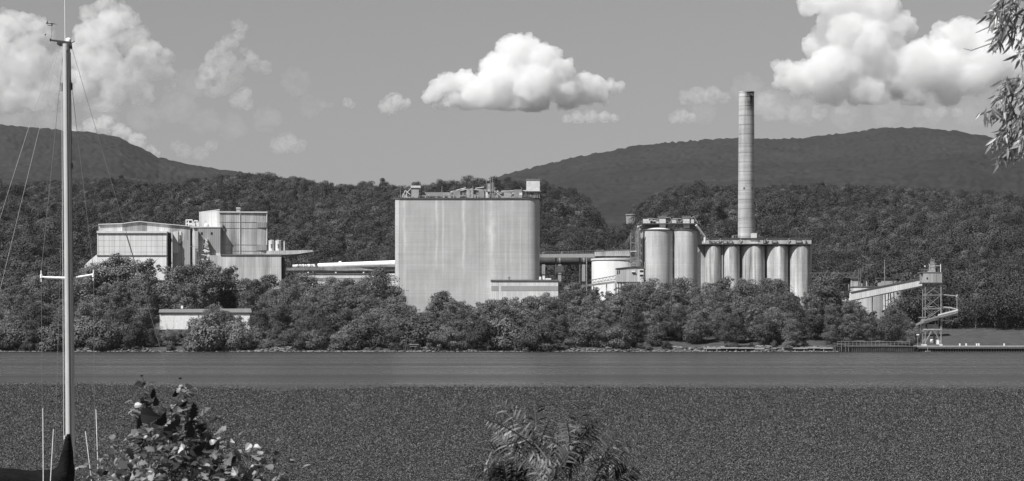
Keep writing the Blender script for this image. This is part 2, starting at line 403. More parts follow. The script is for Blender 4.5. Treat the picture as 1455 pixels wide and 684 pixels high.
cloud('pale cloud left of the chimney top', [(975,138,11),(992,134,14),(1012,136,14),(1028,140,9)], 15000, .003, soft=1.7)
cloud('small brighter cloud below the pale cloud left of the chimney', [(958,168,9),(968,165,11),(980,168,9)], 15000, .005, soft=1.6)
cloud('big broken cloud mass behind the mast in the top left corner',
      [(40,38,20),(58,42,18),(15,40,22),(30,60,34),(-5,70,36),(35,85,40),(72,88,26),(-10,110,40),(35,125,36),(75,130,30),(10,145,26),(60,150,24),(85,110,22)], 14000, .006, base=160, soft=1.6)
cloud('broad billowing cloud right of the mast top',
      [(128,24,16),(150,10,20),(165,18,18),(180,30,18),(130,50,26),(160,48,30),(190,58,24),(215,70,16),(205,88,24),(145,88,34),(185,110,28),(222,100,20),(236,108,12),(120,125,28),(165,135,26),(205,135,20),(245,120,10),(140,150,20),(110,80,26),(235,80,10)], 14500, .005, base=162, soft=1.6)
cloud('bright cloud showing over the shoulder of the left mountain', [(105,188,12),(130,180,13),(150,178,14),(172,188,14),(195,203,14),(214,218,12)], 17000, .007, soft=1.4)
cloud('tall ragged cloud between the mast and the heaped cloud', [(336,34,9),(345,42,8),(340,50,9),(330,60,12),(318,70,13),(305,84,15),(322,86,16),(294,100,14),(312,104,16),(290,118,12),(318,122,14),(340,95,12),(358,86,11),(366,94,10),(378,98,9),(350,74,9),(300,130,11),(335,112,12)], 15000, .003, soft=1.7)
cloud('small soft cloud under the tall ragged cloud', [(338,142,13),(348,134,11),(352,148,10)], 15000, .0045, soft=1.7)
cloud('low faint cloud near the foot of the left mountain', [(262,215,12),(285,218,12),(300,206,10),(250,208,9)], 18000, .0016, soft=1.7)

cloud('thin veil of cloud spread low between the left mountain and the tall ragged cloud', [(20,168,26),(80,165,28),(140,168,26),(200,165,24),(250,150,28),(290,172,22),(330,180,20),(270,120,24),(420,118,22),(440,150,18),(380,170,20)], 19000, .00045, soft=1.8)
cloud('thin veil of cloud spread under the towering cloud at right', [(1060,128,24),(1095,150,26),(1140,160,24),(1200,165,22),(1260,160,24),(1320,162,22),(1380,160,24),(1440,158,26),(1000,158,20)], 19000, .0005, soft=1.8)

# ---------------------------------------------------------------- trees
M_bark = plain('bark', .12, .95, var=.4, scale=2)
LEAF = [leafmat('leaf_dark', .09), leafmat('leaf_mid', .12), leafmat('leaf_light', .15), leafmat('leaf_pale', .18)]
HLEAF = [leafmat('hill_leaf_dark', .072), leafmat('hill_leaf_mid', .092), leafmat('hill_leaf_light', .12)]
def crown_mesh(name, rng, H, Wd, zb, nl, per, leaf, mat, shape='round', rl=(.14,.25), twigs=.22):
    """leaf clumps (small bent faces) around lobes spread through the crown volume"""
    P = []; Nn = []
    for i in range(nl):
        t = rng.uniform(0, 1)
        if shape == 'round': prof = math.sqrt(max(1-(2*t-.85)**2/1.4, .05))
        elif shape == 'up': prof = .35+.65*math.sin(math.pi*min(t*.85+.12, 1))
        elif shape == 'bush': prof = math.sqrt(max(1-t*t, .05))
        elif shape == 'cone': prof = 1.05-t
        else: prof = .5+.5*math.sin(math.pi*t)*rng.uniform(.6, 1.3)
        a = rng.uniform(0, 2*math.pi); rad = Wd/2*prof*math.sqrt(rng.uniform(.1, 1))
        r = Wd*rng.uniform(*rl)*(.75 if t > .8 else 1)
        if rng.random() < twigs: r *= .48; rad = Wd/2*prof*rng.uniform(.92, 1.2)
        c = np.array([math.cos(a)*max(rad-r*.5, 0), math.sin(a)*max(rad-r*.5, 0), zb+r*.6+(H-zb-r*1.5)*t])
        m = int(per*(r/(Wd*.18))**1.6)
        d = rng.normal(0, 1, (m, 3)); d[:,2] += .25; d /= np.linalg.norm(d, axis=1)[:,None]
        rr = r*rng.uniform(.55, 1.12, m)**.6*np.where(rng.random(m) < .2, rng.uniform(1.02, 1.38, m), 1)
        stretch = np.array([1.1, 1.1, .8])
        P.append(c+d*rr[:,None]*stretch); Nn.append(d)
    P = np.concatenate(P); D_ = np.concatenate(Nn)
    n = len(P); nrm = D_+rng.normal(0, .22, (n, 3)); nrm[:,2] += .15; nrm /= np.linalg.norm(nrm, axis=1)[:,None]
    t = np.cross(nrm, rng.normal(0, 1, (n, 3))); t /= np.linalg.norm(t, axis=1)[:,None]; b = np.cross(nrm, t)
    s = (leaf*rng.uniform(.55, 1.35, n))[:,None]
    V = np.stack([P-t*s*.5, P-b*s*.42-nrm*s*.08, P+t*s*.5, P+b*s*.42-nrm*s*.08], 1).reshape(-1, 3)
    return np_mesh(name, V, np.arange(4*n).reshape(-1, 4), mat)
def trunk_mesh(name, rng, H, Wd, lean=.3):
    m = MB(); top = Vector((rng.normal(0,lean), rng.normal(0,lean), H*.8)); r0 = H*.016+.06
    mid = top*.45+Vector((rng.normal(0,.2), rng.normal(0,.2), 0))
    m.path([(0,0,-1.5), (0,0,0), mid, top], [r0*1.3, r0, r0*.7, r0*.15], 7)
    for i in range(9):
        t = rng.uniform(.25, .85); p = Vector((0,0,0)).lerp(mid, t/.45) if t < .45 else mid.lerp(top, (t-.45)/.4)
        a = rng.uniform(0, 6.28); L = Wd*rng.uniform(.25, .42)
        q = p+Vector((math.cos(a)*L, math.sin(a)*L, L*rng.uniform(.4, .9)))
        m.path([p, p.lerp(q, .5)+Vector((0,0,-.1*L)), q], [r0*.45, r0*.25, r0*.06], 5)
    me = bpy.data.meshes.new(name); me.from_pydata(m.v, [], m.f); me.materials.append(M_bark); return me
PROTO = []     # kind, H, W, crown mesh, trunk mesh
spec = [('round',15,12.5,.6,56,150,1),('round',14,11.5,.4,50,150,0),('up',16,9,.5,46,140,1),('bush',9,11,-.3,40,150,2),('loose',15,11,.6,42,120,2),
        ('bush',7,9,-.3,30,150,1),('round',16,13.5,.8,62,140,2),('up',15,8,.4,40,140,2),('loose',14,10,.6,38,120,1),('bush',10,10,-.3,36,150,0)]
for i, (sh, Hh, Ww, zb, nl, per, mi) in enumerate(spec):
    rng = np.random.default_rng(100+i)
    PROTO.append((sh, Hh, Ww, crown_mesh('crown', rng, Hh, Ww, zb, nl, int(per*1.75), .40, LEAF[mi], sh), trunk_mesh('trunk', rng, Hh, Ww)))

BAND = [(-60,400),(30,398),(60,400),(110,380),(135,372),(160,366),(185,370),(210,375),(235,392),(265,372),(300,376),(325,380),(345,398),(365,402),(385,392),(400,398),(430,392),
        (480,396),(505,402),(520,400),(538,388),(556,402),(570,428),(590,430),(612,420),(640,416),(660,430),(675,434),(700,424),(730,417),(745,428),(760,420),(780,412),(800,404),(820,408),(850,410),
        (872,414),(885,402),(905,396),(930,398),(950,404),(975,396),(1000,404),(1030,392),(1045,390),(1075,400),(1100,400),(1112,412),(1128,424),(1150,416),(1165,400),(1185,392),(1205,398),(1214,430),
        (1235,438),(1262,430),(1290,440),(1302,462),(1316,480)]
def segment(px):
    for lim, s in ((62,'far left of the mast'),(118,'behind the mast'),(222,'left of the little white shed'),(362,'around the little white shed'),(450,'below the left factory annex'),
                   (560,'below the white pipeline'),(700,'below the left half of the silo block'),(800,'below the right half of the silo block'),(905,'below the white tank'),
                   (1000,'below the pair of tall silos'),(1160,'below the row of five silos'),(1225,'left of the sloping conveyor'),(2000,'under the sloping conveyor')):
        if px < lim: return s
ORD = ['first','second','third','fourth','fifth','sixth','seventh','eighth','ninth','tenth','eleventh','twelfth','thirteenth','fourteenth']
trees = []
for ri, (Y0, step, rowname) in enumerate(((906, 25, 'at the water edge'), (920, 27, 'in the second rank'), (938, 29, 'midway up'),
                                (956, 29, 'high up'), (974, 27, 'on top of the bank'))):
    px = -40+R.uniform(0, 20)
    while px < 1310:
        p = px+R.uniform(-5, 5); Y = Y0+R.uniform(-5, 5); px += step*R.uniform(.8, 1.2)
        if p > 1292 and ri > 1: continue
        if 955 < p < 1185 and ri == 0 and R.random() < .8: continue      # rocky ledge without trees
        if p > 1185 and ri == 0: continue
        if 216 < p < 364 and ri in (2, 3) and Y < 956: continue                       # the little shed stands here
        x = X(p, Y); z0 = h1(x, Y); lim = float(interp(np.array([p]), BAND)[0])
        zmax = Z(lim+R.uniform(-8, 4)-(4 if ri > 1 and p < 1195 else (-9 if p > 1200 else 1)), Y)-z0
        want = [R.uniform(8, 14), R.uniform(12, 17), R.uniform(13, 19), R.uniform(14, 21), 30][ri]
        if 216 < p < 276 and ri < 2: want = min(want, Z(466, Y)-z0)
        elif 276 <= p < 362 and ri < 2: want = min(want, Z(434 if p < 328 else 447, Y)-z0); want = want if want < 1 else max(want, Z(440 if p < 328 else 452, Y)-z0)
        Hh = min(want, zmax, 28)
        if ri == 4 and 565 < p < 800: continue
        if ri == 3 and 565 < p < 800 and R.random() < .25: continue
        if Hh < 3: continue
        if ri == 0: c = R.choice([3,5,9,3,5,8])
        elif Hh < 8: c = R.choice([3,9,5,0])
        elif 565 < p < 800: c = R.choice([4,8,4,7,2])
        else: c = R.choice([0,1,2,4,6,7,8,2,6,8,4])
        trees.append((ri, p, x, Y, z0, Hh, c, rowname))
trees.append((1, 303., X(303, 926), 926., h1(X(303, 926), 926.), Z(430, 926)-h1(X(303, 926), 926.), 6, 'in the second rank'))
trees.append((1, 322., X(322, 922), 922., h1(X(322, 922), 922.), Z(440, 922)-h1(X(322, 922), 922.), 8, 'in the second rank'))
trees.sort(key=lambda t: (t[0], t[1]))
KINDNAME = {'round':'round-crowned','up':'narrow','bush':'low bushy','loose':'open-crowned'}
count = {}
def place_tree(x, Y, z0, Hh, c, label, group, wf=1.0):
    sh, PH, PW, cm, tm = PROTO[c]; s = Hh/PH
    t = thing('tree', label, 'tree', (x, Y, z0-.2), group); t.rotation_euler.z = R.uniform(0, 6.28)
    sw = s*wf*R.uniform(.92, 1.12) if s > .8 else max(s, .55)*wf
    t.scale = (sw, sw, s)
    a = link(bpy.data.objects.new('trunk', tm)); a.parent = t
    b = link(bpy.data.objects.new('crown', cm)); b.parent = t
for (ri, p, x, Y, z0, Hh, c, rowname) in trees:
    seg = segment(p); key = (ri, seg, c); seg_k = (ri, seg, KINDNAME[PROTO[c][0]]); count[seg_k] = count.get(seg_k, 0)+1
    place_tree(x, Y, z0, Hh, c, '%s %s tree, %s %s' % (ORD[count[seg_k]-1], KINDNAME[PROTO[c][0]], rowname, seg), 'trees on the far river bank')
n_ind = len(trees)
print('riverbank trees', n_ind)

# low shrubs leaning over the waterline
shr = sorted([R.uniform(-20, 1196) for _ in range(78)]); cs = {}
def near_word(px):
    for lim, w in ((118,'near the mast'),(222,'left of the little shed'),(362,'in front of the little shed'),(560,'below the white pipeline'),(800,'below the big silo block'),(1000,'below the tall silos'),(2000,'on the stony ledge')):
        if px < lim: return w
for p in shr:
    Y = 902.2+R.uniform(-.8, 2.5); x = X(p, Y); w = near_word(p); cs[w] = cs.get(w, 0)+1; c = R.choice([3,5,9]); sh_, PH, PW, cm, tm = PROTO[c]
    t = thing('shrub', '%s low shrub from the left at the waterline %s' % ((ORD+['fifteenth','sixteenth','seventeenth','eighteenth','nineteenth','twentieth']+['twenty-'+q for q in ORD[:9]])[cs[w]-1], w), 'shrub', (x, Y, h1(x, Y)-.3), 'shrubs along the waterline')
    s_ = R.uniform(2.0, 4.6)/PH; t.scale = (s_*R.uniform(1,1.5), s_, s_); t.rotation_euler.z = R.uniform(0, 6.28)
    a = link(bpy.data.objects.new('trunk', tm)); a.parent = t; b = link(bpy.data.objects.new('crown', cm)); b.parent = t
# hillside forest: the rest of the trees as ONE uncountable mass of instanced trees; only the nearest on top are individuals
def forest_points():
    out = []
    Y = 985.
    while Y < 1980:
        sp = 8.2 if Y < 1250 else 9.2
        x0, x1 = X(-60, Y), X(1515, Y); x = x0+R.uniform(0, sp)
        while x < x1:
            xx = x+R.uniform(-2.2, 2.2); yy = Y+R.uniform(-2.5, 2.5); x += sp
            p = xx*F/yy+PX0
            if yy < hill_Y(p)-20: continue
            if yy < 1105 and 112 < p < 1260: continue
            if yy > ridge_Y(p)+25: continue
            if 875 < p < 905 and abs(yy-1500) < 60: continue
            out.append((xx, yy))
        Y += sp*.95
    return out
FP = forest_points(); print('hill trees', len(FP))
hp = bpy.data.collections.new('forest_tree_kinds')
hs = [('round',12,11,0,15,75,0),('round',11,10.5,0,13,75,1),('round',13,12.5,0,16,75,0),('up',13,9,0,15,75,1),('round',10,10,0,12,75,2),('cone',14,8,0,18,60,0)]
HPROTO = []
for i, (sh, Hh, Ww, zb, nl, per, mi) in enumerate(hs):
    rng = np.random.default_rng(300+i)
    me = crown_mesh('forest_crown', rng, Hh, Ww, zb, nl, int(per*1.5), .50, HLEAF[mi], sh, rl=(.18,.30), twigs=.15)
    tm = trunk_mesh('trunk', rng, Hh, Ww); HPROTO.append((sh, Hh, Ww, me, tm))
    o = bpy.data.objects.new('kind_%d' % i, me); hp.objects.link(o)
xy = np.array(FP); zz = height(xy[:,0], xy[:,1]); n = len(xy)
scl = RN.uniform(.95, 1.6, n)*(1+fbm(xy[:,0]/60, xy[:,1]/60, 2, 9)*.5); big = RN.random(n) < .03; scl[big] *= 1.12; scl = np.where(xy[:,1] > ridge_Y(xy[:,0]*F/xy[:,1]+PX0)-90, np.clip(scl, .9, 1.1), scl)
idx = RN.choice(len(hs), n, p=[.25,.22,.2,.09,.2,.04])
pp = xy[:,0]*F/xy[:,1]+PX0
# individuals: the largest on view on the open lower slopes at both ends of the plant
vis = np.where(((pp > 1200)&(pp < 1450)&(xy[:,1] < 1010))|((pp > -20)&(pp < 60)&(xy[:,1] < 1040)))[0]
vis = sorted(vis, key=lambda i: xy[i,1])[:max(0, 292-n_ind)]
sel = set(vis)
cnt = {}
for i in sorted(vis, key=lambda i: xy[i,0]):
    sh, PH, PW, me, tm = HPROTO[idx[i]]
    side = ('at the forest edge above the lawn' if pp[i] > 1290 else 'on the slope behind the sloping conveyor') if pp[i] > 700 else 'on the wooded slope left of the mast'
    kn = {'round':'round','up':'narrow','cone':'pointed'}[sh]; kk = (side, kn); cnt[kk] = cnt.get(kk, 0)+1
    t = thing('tree', '%s %s tree %s' % ((ORD+['number %d' % q for q in range(15, 90)])[cnt[kk]-1], kn, side), 'tree', (xy[i,0], xy[i,1], zz[i]), 'trees at the foot of the hillside forest')
    t.rotation_euler.z = R.uniform(0, 6.28); t.scale = (scl[i],)*3
    a = link(bpy.data.objects.new('trunk', tm)); a.parent = t
    b = link(bpy.data.objects.new('crown', me)); b.parent = t
rest = np.array([i for i in range(n) if i not in sel])
fm = bpy.data.meshes.new('forest'); fm.vertices.add(len(rest))
fm.vertices.foreach_set('co', np.stack([xy[rest,0], xy[rest,1], zz[rest]-.3], 1).astype(np.float32).ravel())
for nm, arr, ty in (('scl', scl[rest], 'FLOAT'), ('rot', RN.uniform(0, 6.28, len(rest)), 'FLOAT'), ('idx', idx[rest], 'INT')):
    at = fm.attributes.new(nm, ty, 'POINT'); at.data.foreach_set('value', arr.astype(np.float32 if ty == 'FLOAT' else np.int32))
fo = link(bpy.data.objects.new('forest', fm)); tag(fo, 'dense broadleaf forest covering the hillside behind the plant', 'forest', kind='stuff')
ng = bpy.data.node_groups.new('forest', 'GeometryNodeTree')
ng.interface.new_socket('Geometry', in_out='INPUT', socket_type='NodeSocketGeometry'); ng.interface.new_socket('Geometry', in_out='OUTPUT', socket_type='NodeSocketGeometry')
gi = ng.nodes.new('NodeGroupInput'); go = ng.nodes.new('NodeGroupOutput')
ci = ng.nodes.new('GeometryNodeCollectionInfo'); ci.inputs[0].default_value = hp; ci.inputs['Separate Children'].default_value = True; ci.inputs['Reset Children'].default_value = True
ip = ng.nodes.new('GeometryNodeInstanceOnPoints'); ip.inputs['Pick Instance'].default_value = True
def na(nm, ty):
    a = ng.nodes.new('GeometryNodeInputNamedAttribute'); a.data_type = ty; a.inputs['Name'].default_value = nm; return a.outputs['Attribute']
cx_ = ng.nodes.new('ShaderNodeCombineXYZ'); ng.links.new(na('rot','FLOAT'), cx_.inputs[2])
e2r = ng.nodes.new('FunctionNodeEulerToRotation'); ng.links.new(cx_.outputs[0], e2r.inputs[0])
ng.links.new(gi.outputs[0], ip.inputs['Points']); ng.links.new(ci.outputs[0], ip.inputs['Instance'])
ng.links.new(na('idx','INT'), ip.inputs['Instance Index']); ng.links.new(e2r.outputs[0], ip.inputs['Rotation']); ng.links.new(na('scl','FLOAT'), ip.inputs['Scale'])
ng.links.new(ip.outputs[0], go.inputs[0])
md = fo.modifiers.new('trees', 'NODES'); md.node_group = ng
# ---------------------------------------------------------------- plant materials
C_big = surf('silo_block_concrete', .44, .10, .08, .8, .10, 2.2, speck=.08,
   stripes=[(-27.6,1.0,.5,18),(-13.7,.8,.42,24),(-10.8,.5,.35,20),(-1.6,1.0,.5,20),(10.6,2.4,.5,-20),(7.4,.4,.2,-20),(19.6,.9,.26,10),(17,.6,.2,15),(-30.3,1.6,.12,-20),(23.6,.5,.25,15),(13.8,.7,.18,10)])
C_silo = surf('silo_concrete', .44, .08, .20, .8, .08, 1.2, seam=(1.1,.07,.12), off=3)
C_bank = surf('old_silo_concrete', .37, .12, .42, .7, .08, 1.2, seam=(1.1,.07,.12), off=9)
C_chim = surf('chimney_concrete', .41, .16, .22, .7, .22, .4, seam=(4.4,.38,.09), off=5, stains=[(1.6,112.4,3.0,13,1.3)])
C_corr = surf('corrugated_sheet', .46, .06, .28, .5, .05, .3, corr=.9, off=2, seam=(8,.12,.03))
C_corr2 = surf('weathered_corrugated_sheet', .42, .08, .40, .45, .04, .3, corr=.9, off=7)
C_dark = surf('dark_patched_sheet', .24, .1, .35, .6, corr=.9, off=4)
C_grey = surf('grey_sheet', .30, .06, .10, .6, corr=.9, off=6)
C_grid = surf('glazed_panel_wall', .68, .05, .14, .5, grid=(2.4,2.6,.22), off=8)
C_white = surf('white_rendered_wall', .74, .05, .10, .5, off=10)
C_white2 = surf('white_sheet', .62, .06, .16, .5, corr=.9, off=11)
C_mid = plain('painted_plant_metal', .34, .6, .0, .3, 1.2)
C_slab = plain('roof_edge', .62, .7, var=.12)
C_roof = plain('roofing', .16, .9, var=.25)
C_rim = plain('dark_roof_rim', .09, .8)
C_steel = plain('galvanised_steel', .25, .55, .0, .3, 1.5)
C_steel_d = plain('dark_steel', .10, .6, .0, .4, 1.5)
C_rust = surf('rusty_steel', .22, .25, .35, .8, off=12)
C_pipe = plain('white_pipe', .78, .5, var=.1)
C_glass = plain('dark_window_glass', .03, .2, spec=.5)
C_black = plain('shadowed_opening', .02, .9)
C_band = surf('dull_cladding_band', .34, .05, .08, 1.2, off=13)

def blk(name, label, cat, px, py, Y, group=None): return thing(name, label, cat, PT(px, py, Y), group)
def part(p, name, mat, fn, smooth=False):
    m = MB(); fn(m); return m.build(name, mat, p, smooth=smooth)

# ---- big silo block
Y0 = 1000.; ZB = 8.
xL, xR = X(561, Y0), X(767, Y0); dep = 42.
def rounded(x0, x1, y0, y1, rl, rr, k=8):
    pts = []
    for i in range(k+1): t = math.pi+ (math.pi/2)*i/k; pts.append((x0+rl+rl*math.cos(t), y0+rl+rl*math.sin(t)))
    for i in range(k+1): t = -math.pi/2+(math.pi/2)*i/k; pts.append((x1-rr+rr*math.cos(t), y0+rr+rr*math.sin(t)))
    for i in range(k+1): t = (math.pi/2)*i/k; pts.append((x1-rr+rr*math.cos(t), y1-rr+rr*math.sin(t)))
    for i in range(k+1): t = math.pi/2+(math.pi/2)*i/k; pts.append((x0+rl+rl*math.cos(t), y1-rl+rl*math.sin(t)))
    return pts
big = thing('silo_block', 'huge pale concrete silo block with rounded corners and pipework on its roof', 'silo block', ((xL+xR)/2, Y0, ZB))
zt = Z(283, Y0)
part(big, 'wall', C_big, lambda m: m.foot(rounded(xL, xR, Y0, Y0+dep, 2.3, 5.2, 10), ZB, zt), True)
part(big, 'seam', C_band, lambda m: [m.box(X(a,Y0)-.05, X(a,Y0)+.05, Y0-.05, Y0+.02, ZB, zt-.3) for a in (567.6, 681, 750.5)])
part(big, 'roof_rim', C_rim, lambda m: m.foot(rounded(xL-.35, xR+.35, Y0-.35, Y0+dep+.35, 2.6, 5.5, 10), zt, zt+.55), True)
part(big, 'roof', C_roof, lambda m: m.foot(rounded(xL+.6, xR-.6, Y0+.6, Y0+dep-.6, 2, 4.6, 6), zt+.55, zt+.6))
zr = zt+.55
def on_roof(a, b, c, d, dy=2., dp=3.): # pixel box standing on the roof
    return lambda m: m.box(X(a,Y0+dy), X(b,Y0+dy), Y0+dy, Y0+dy+dp, zr if d is None else Z(d,Y0+dy), Z(c,Y0+dy))
part(big, 'vent_house', C_band, on_roof(584.5, 595, 267, None, 3, 4)); part(big, 'vent_hood', C_slab, on_roof(583.5, 597.5, 264, 267, 2.6, 5))
pr = part(big, 'penthouse', C_slab, on_roof(748, 767, 255.5, 272, 6, 7)); part(pr, 'penthouse_roof', C_steel, on_roof(747.3, 767.7, 254.6, 255.5, 5.7, 7.6))
def legs(m):
    for a in (749, 754, 759, 764, 766.5):
        for dy in (6.2, 12.6): m.tube(PT(a, 272, Y0+dy), (X(a,Y0+dy), Y0+dy, zr), .16)
    for a, b in ((749,754),(759,764)): m.tube(PT(a,272.5,Y0+6.2), (X(b,Y0+6.2), Y0+6.2, zr), .12); m.tube(PT(b,272.5,Y0+6.2), (X(a,Y0+6.2), Y0+6.2, zr), .12)
    m.pbox(745.5, 769, 271.6, 272.4, Y0+5.4, 9)
part(big, 'penthouse_legs', C_steel, legs)
def gallery(m):
    m.box(X(598,Y0+8), X(708,Y0+8), Y0+8, Y0+11, Z(277.5,Y0+8), Z(273.5,Y0+8))
part(big, 'roof_duct', C_grey, gallery)
def rails(m):
    Yr_ = Y0+1.2
    for zz_ in (1.1, .55): m.tube((X(566,Yr_), Yr_, zr+zz_), (X(763,Yr_), Yr_, zr+zz_), .045, n=4)
    for a in range(566, 764, 5): m.tube((X(a,Yr_), Yr_, zr), (X(a,Yr_), Yr_, zr+1.1), .045, n=4)
part(big, 'railing', C_mid, rails)
def conv(m):
    m.box(X(640,Y0+5), X(748,Y0+5), Y0+5, Y0+7, Z(276,Y0+5), Z(272.6,Y0+5)); m.box(X(600,Y0+4), X(690,Y0+4), Y0+4, Y0+5.2, Z(279,Y0+4), Z(277.6,Y0+4))
part(big, 'roof_conveyor', C_steel, conv)
def towers(m):
    for a, b, c in ((663,667.5,268.5),(668.5,672,267.5),(645,651,270.5),(676,682,269),(730,742,268.5),(718,726,272),(700,703,263),(693,698,262),(737,741,272)):
        m.box(X(a,Y0+4), X(b,Y0+4), Y0+4, Y0+7, zr, Z(c,Y0+4))
for a, b, c, mm in ((663,667.5,268.5,C_mid),(668.5,672.5,267.8,C_mid),(644,654,270.5,C_steel),(680,688,270,C_steel),(730,742,269.5,C_steel),(716,726,274,C_mid),(698.5,702,259.5,C_rust),(692.5,696.5,261,C_mid),(655,660,274,C_rust),(704,708,271,C_slab),(738,742,274,C_slab),(690,693,273.5,C_slab)):
    part(big, 'roof_hopper', mm, on_roof(a, b, c, None, R.uniform(3, 6), 3))
for a, c in ((691,254),(697,250.5),(700,252),(628,265),(569,269),(672,264),(703,266),(741,266)):
    part(big, 'mast_pole', C_steel, lambda m: m.tube((X(a,Y0+4), Y0+4, zr), PT(a, c, Y0+4), .14, n=5))
def braces(m):
    for a, b, c, d in ((571,281,576,271),(576,271,583,277),(572,276,580,281),(584,268,578,274),(578,274,578,281),(686,281,692,270),(707,281,702,272),(607,281,609,277),(609,277,611,281),(645,281,648,277),(648,277,651,281),
                       (660,270,650,272),(655,269,700,271),(675,268,688,266),(700,270,712,279),(712,272,750,271),(724,281,729,274),(729,274,734,281),(640,273,662,267)):
        m.ptube(a, b, c, d, Y0+4.5, .17)
part(big, 'roof_pipes', C_slab, braces)
def stk(m):
    for i in range(30):
        a = R.uniform(572, 746); w = R.uniform(.6, 2.6); h = R.uniform(.5, 1.9)*(1.5 if 685 < a < 712 else 1)
        x = X(a, Y0+2); m.box(x, x+w*.5, Y0+2+i*.01, Y0+3+i*.05, zr, zr+h)
part(big, 'roof_valves', C_mid, stk)
def edge_ladder(m):
    x = xR+.5; 
    for y in (Y0+9, Y0+9.6): m.tube((x, y, ZB), (x, y, zt+1.2), .06, n=4)
    for z in np.arange(ZB, zt, 1.2): m.box(x-.05, x+.7, Y0+8.8, Y0+9.9, z, z+.12)
part(big, 'ladder', C_steel, edge_ladder)

# low annex in front of the block
ax = blk('annex_building', 'low flat-roofed annex with a dull band, in front of the big silo block', 'building', 745, 425, 985.)
part(ax, 'wall', C_white2, lambda m: m.pbox(698, 793, 399.5, 450, 985., 13))
part(ax, 'roof', C_roof, lambda m: m.pbox(697, 794.2, 397.6, 399.4, 984.6, 13.8))
part(ax, 'cladding_band', C_band, lambda m: m.pbox(712, 793, 406.5, 413.5, 984.93, .06)); part(ax, 'side_panel', C_band, lambda m: m.pbox(698.2, 708.5, 406.5, 413.5, 984.93, .06))
part(ax, 'roof_vent', C_steel, lambda m: [m.pbox(722.5, 724.6, 394.3, 397.6, 988, .8), m.pbox(721.8, 725.2, 393.6, 394.5, 987.8, 1.2)])
part(ax, 'roof_vent', C_pipe, lambda m: [m.pbox(766, 769, 393.4, 397.6, 990, 1.5), m.pbox(771, 774, 392.6, 397.6, 991, 1.5), m.pbox(775, 783, 395.5, 397.6, 991, 2)])

# ---- left factory: long shed, stair tower, tall house, lower annex
YA = 1015.
sh = blk('panel_shed', 'long white panelled shed with low gabled upper part, at the left end of the plant', 'building', 200, 400, YA)
part(sh, 'upper_wall', C_corr, lambda m: m.face_prism([(140,334),(140,319.5),(174,318.4),(174,334)], YA+6, 26))
part(sh, 'dark_wall', C_dark, lambda m: m.face_prism([(174.2,334),(174.2,318.2),(186,316.6),(198,315.4),(209,316.4),(209,334)], YA+6.02, 25.9))
part(sh, 'upper_wall', C_corr2, lambda m: m.face_prism([(209.2,334),(209.2,316.6),(240,319.4),(270,322),(270,398),(238.6,398),(238.6,334)], YA+6.04, 25.8))
part(sh, 'roof', C_slab, lambda m: m.face_prism([(139.4,319.4),(139.4,318.5),(174,317.3),(186,315.6),(198,314.4),(209,315.6),(240,318.5),(271,321.2),(271,322.1),(240,319.3),(209,316.4),(198,315.3),(186,316.5),(174,318.3)], YA+5.2, 27.5))
part(sh, 'front_wall', C_grid, lambda m: m.pbox(138, 236.5, 331.5, 362.6, YA, 5.9))
part(sh, 'front_roof', C_slab, lambda m: m.face_prism([(137.4,331.4),(137.4,328.2),(237,328.9),(237,331.4)], YA-.6, 7.1))
part(sh, 'ledge', C_roof, lambda m: m.pbox(137.6, 237, 362.7, 363.9, YA-.35, 6))
part(sh, 'lower_wall', C_white, lambda m: m.pbox(137.5, 236.4, 364, 398, YA-.05, 5.9))
part(sh, 'side_wing', C_white, lambda m: m.face_prism([(137.4,398),(118,398),(120.5,376.5),(128,369.5),(137.4,362)], YA+1, 10))
part(sh, 'brace_line', C_steel_d, lambda m: m.ptube(178.5, 332, 192, 375, YA-.3, .13))
def cols_(m):
    for a, b in ((236.6,238.2),(243.6,244.8)): m.pbox(a, b, 329.5, 398, YA+1.5, 1)
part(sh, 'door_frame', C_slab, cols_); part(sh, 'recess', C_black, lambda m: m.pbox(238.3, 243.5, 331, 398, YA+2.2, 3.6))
part(sh, 'wall_panel', C_white2, lambda m: m.face_prism([(245.6,359.5),(245.6,330),(253,328.5),(253,359.5)], YA+5.6, .42)); part(sh, 'wall_panel', C_white2, lambda m: m.pbox(254.6, 257.6, 329, 343, YA+5.6, .42))
part(sh, 'cladding_band', C_grey, lambda m: m.pbox(258, 270, 341.6, 398, YA+5.7, .3)); part(sh, 'hoist_box', C_steel_d, lambda m: [m.pbox(253.8, 257, 340, 348, YA+5.1, .8), m.pbox(255, 256.3, 334, 340, YA+5.3, .4)])

YB = 1012.
tw = blk('stair_tower', 'grey middle building with two small square windows and a zigzag stair', 'building', 292, 400, YB)
part(tw, 'wall', C_corr, lambda m: m.foot([(X(271.5,YB+12),YB+12),(X(281.6,YB),YB),(X(281.8,YB+18),YB+18),(X(272,YB+18),YB+18)], 6, Z(323.5,YB)))
part(tw, 'grey_wall', C_grey, lambda m: m.pbox(282, 313, 323.5, 359.4, YB, 17)); part(tw, 'lower_wall', C_corr, lambda m: m.pbox(282, 313, 359.5, 400, YB-.04, 17))
part(tw, 'roof', C_slab, lambda m: m.pbox(271, 313.4, 322.2, 323.4, YB-.3, 18.5))
for a in (285.4, 299.5):
    w_ = part(tw, 'window', C_black, lambda m: m.pbox(a, a+2.6, 330.2, 333.2, YB-.06, .1)); part(w_, 'frame', C_steel_d, lambda m: m.pbox(a-.2, a+2.8, 333.2, 333.6, YB-.14, .2))
part(tw, 'pilaster', C_corr2, lambda m: [m.pbox(276.6, 281.3, 328.6, 392, YB-2.4, 3.2)])
part(tw, 'downpipe', C_steel, lambda m: [m.ptube(277.7, 354, 277.4, 385, YB-3, .25), m.ptube(270.5,350.6,282,350.6,YB-3,.1)])
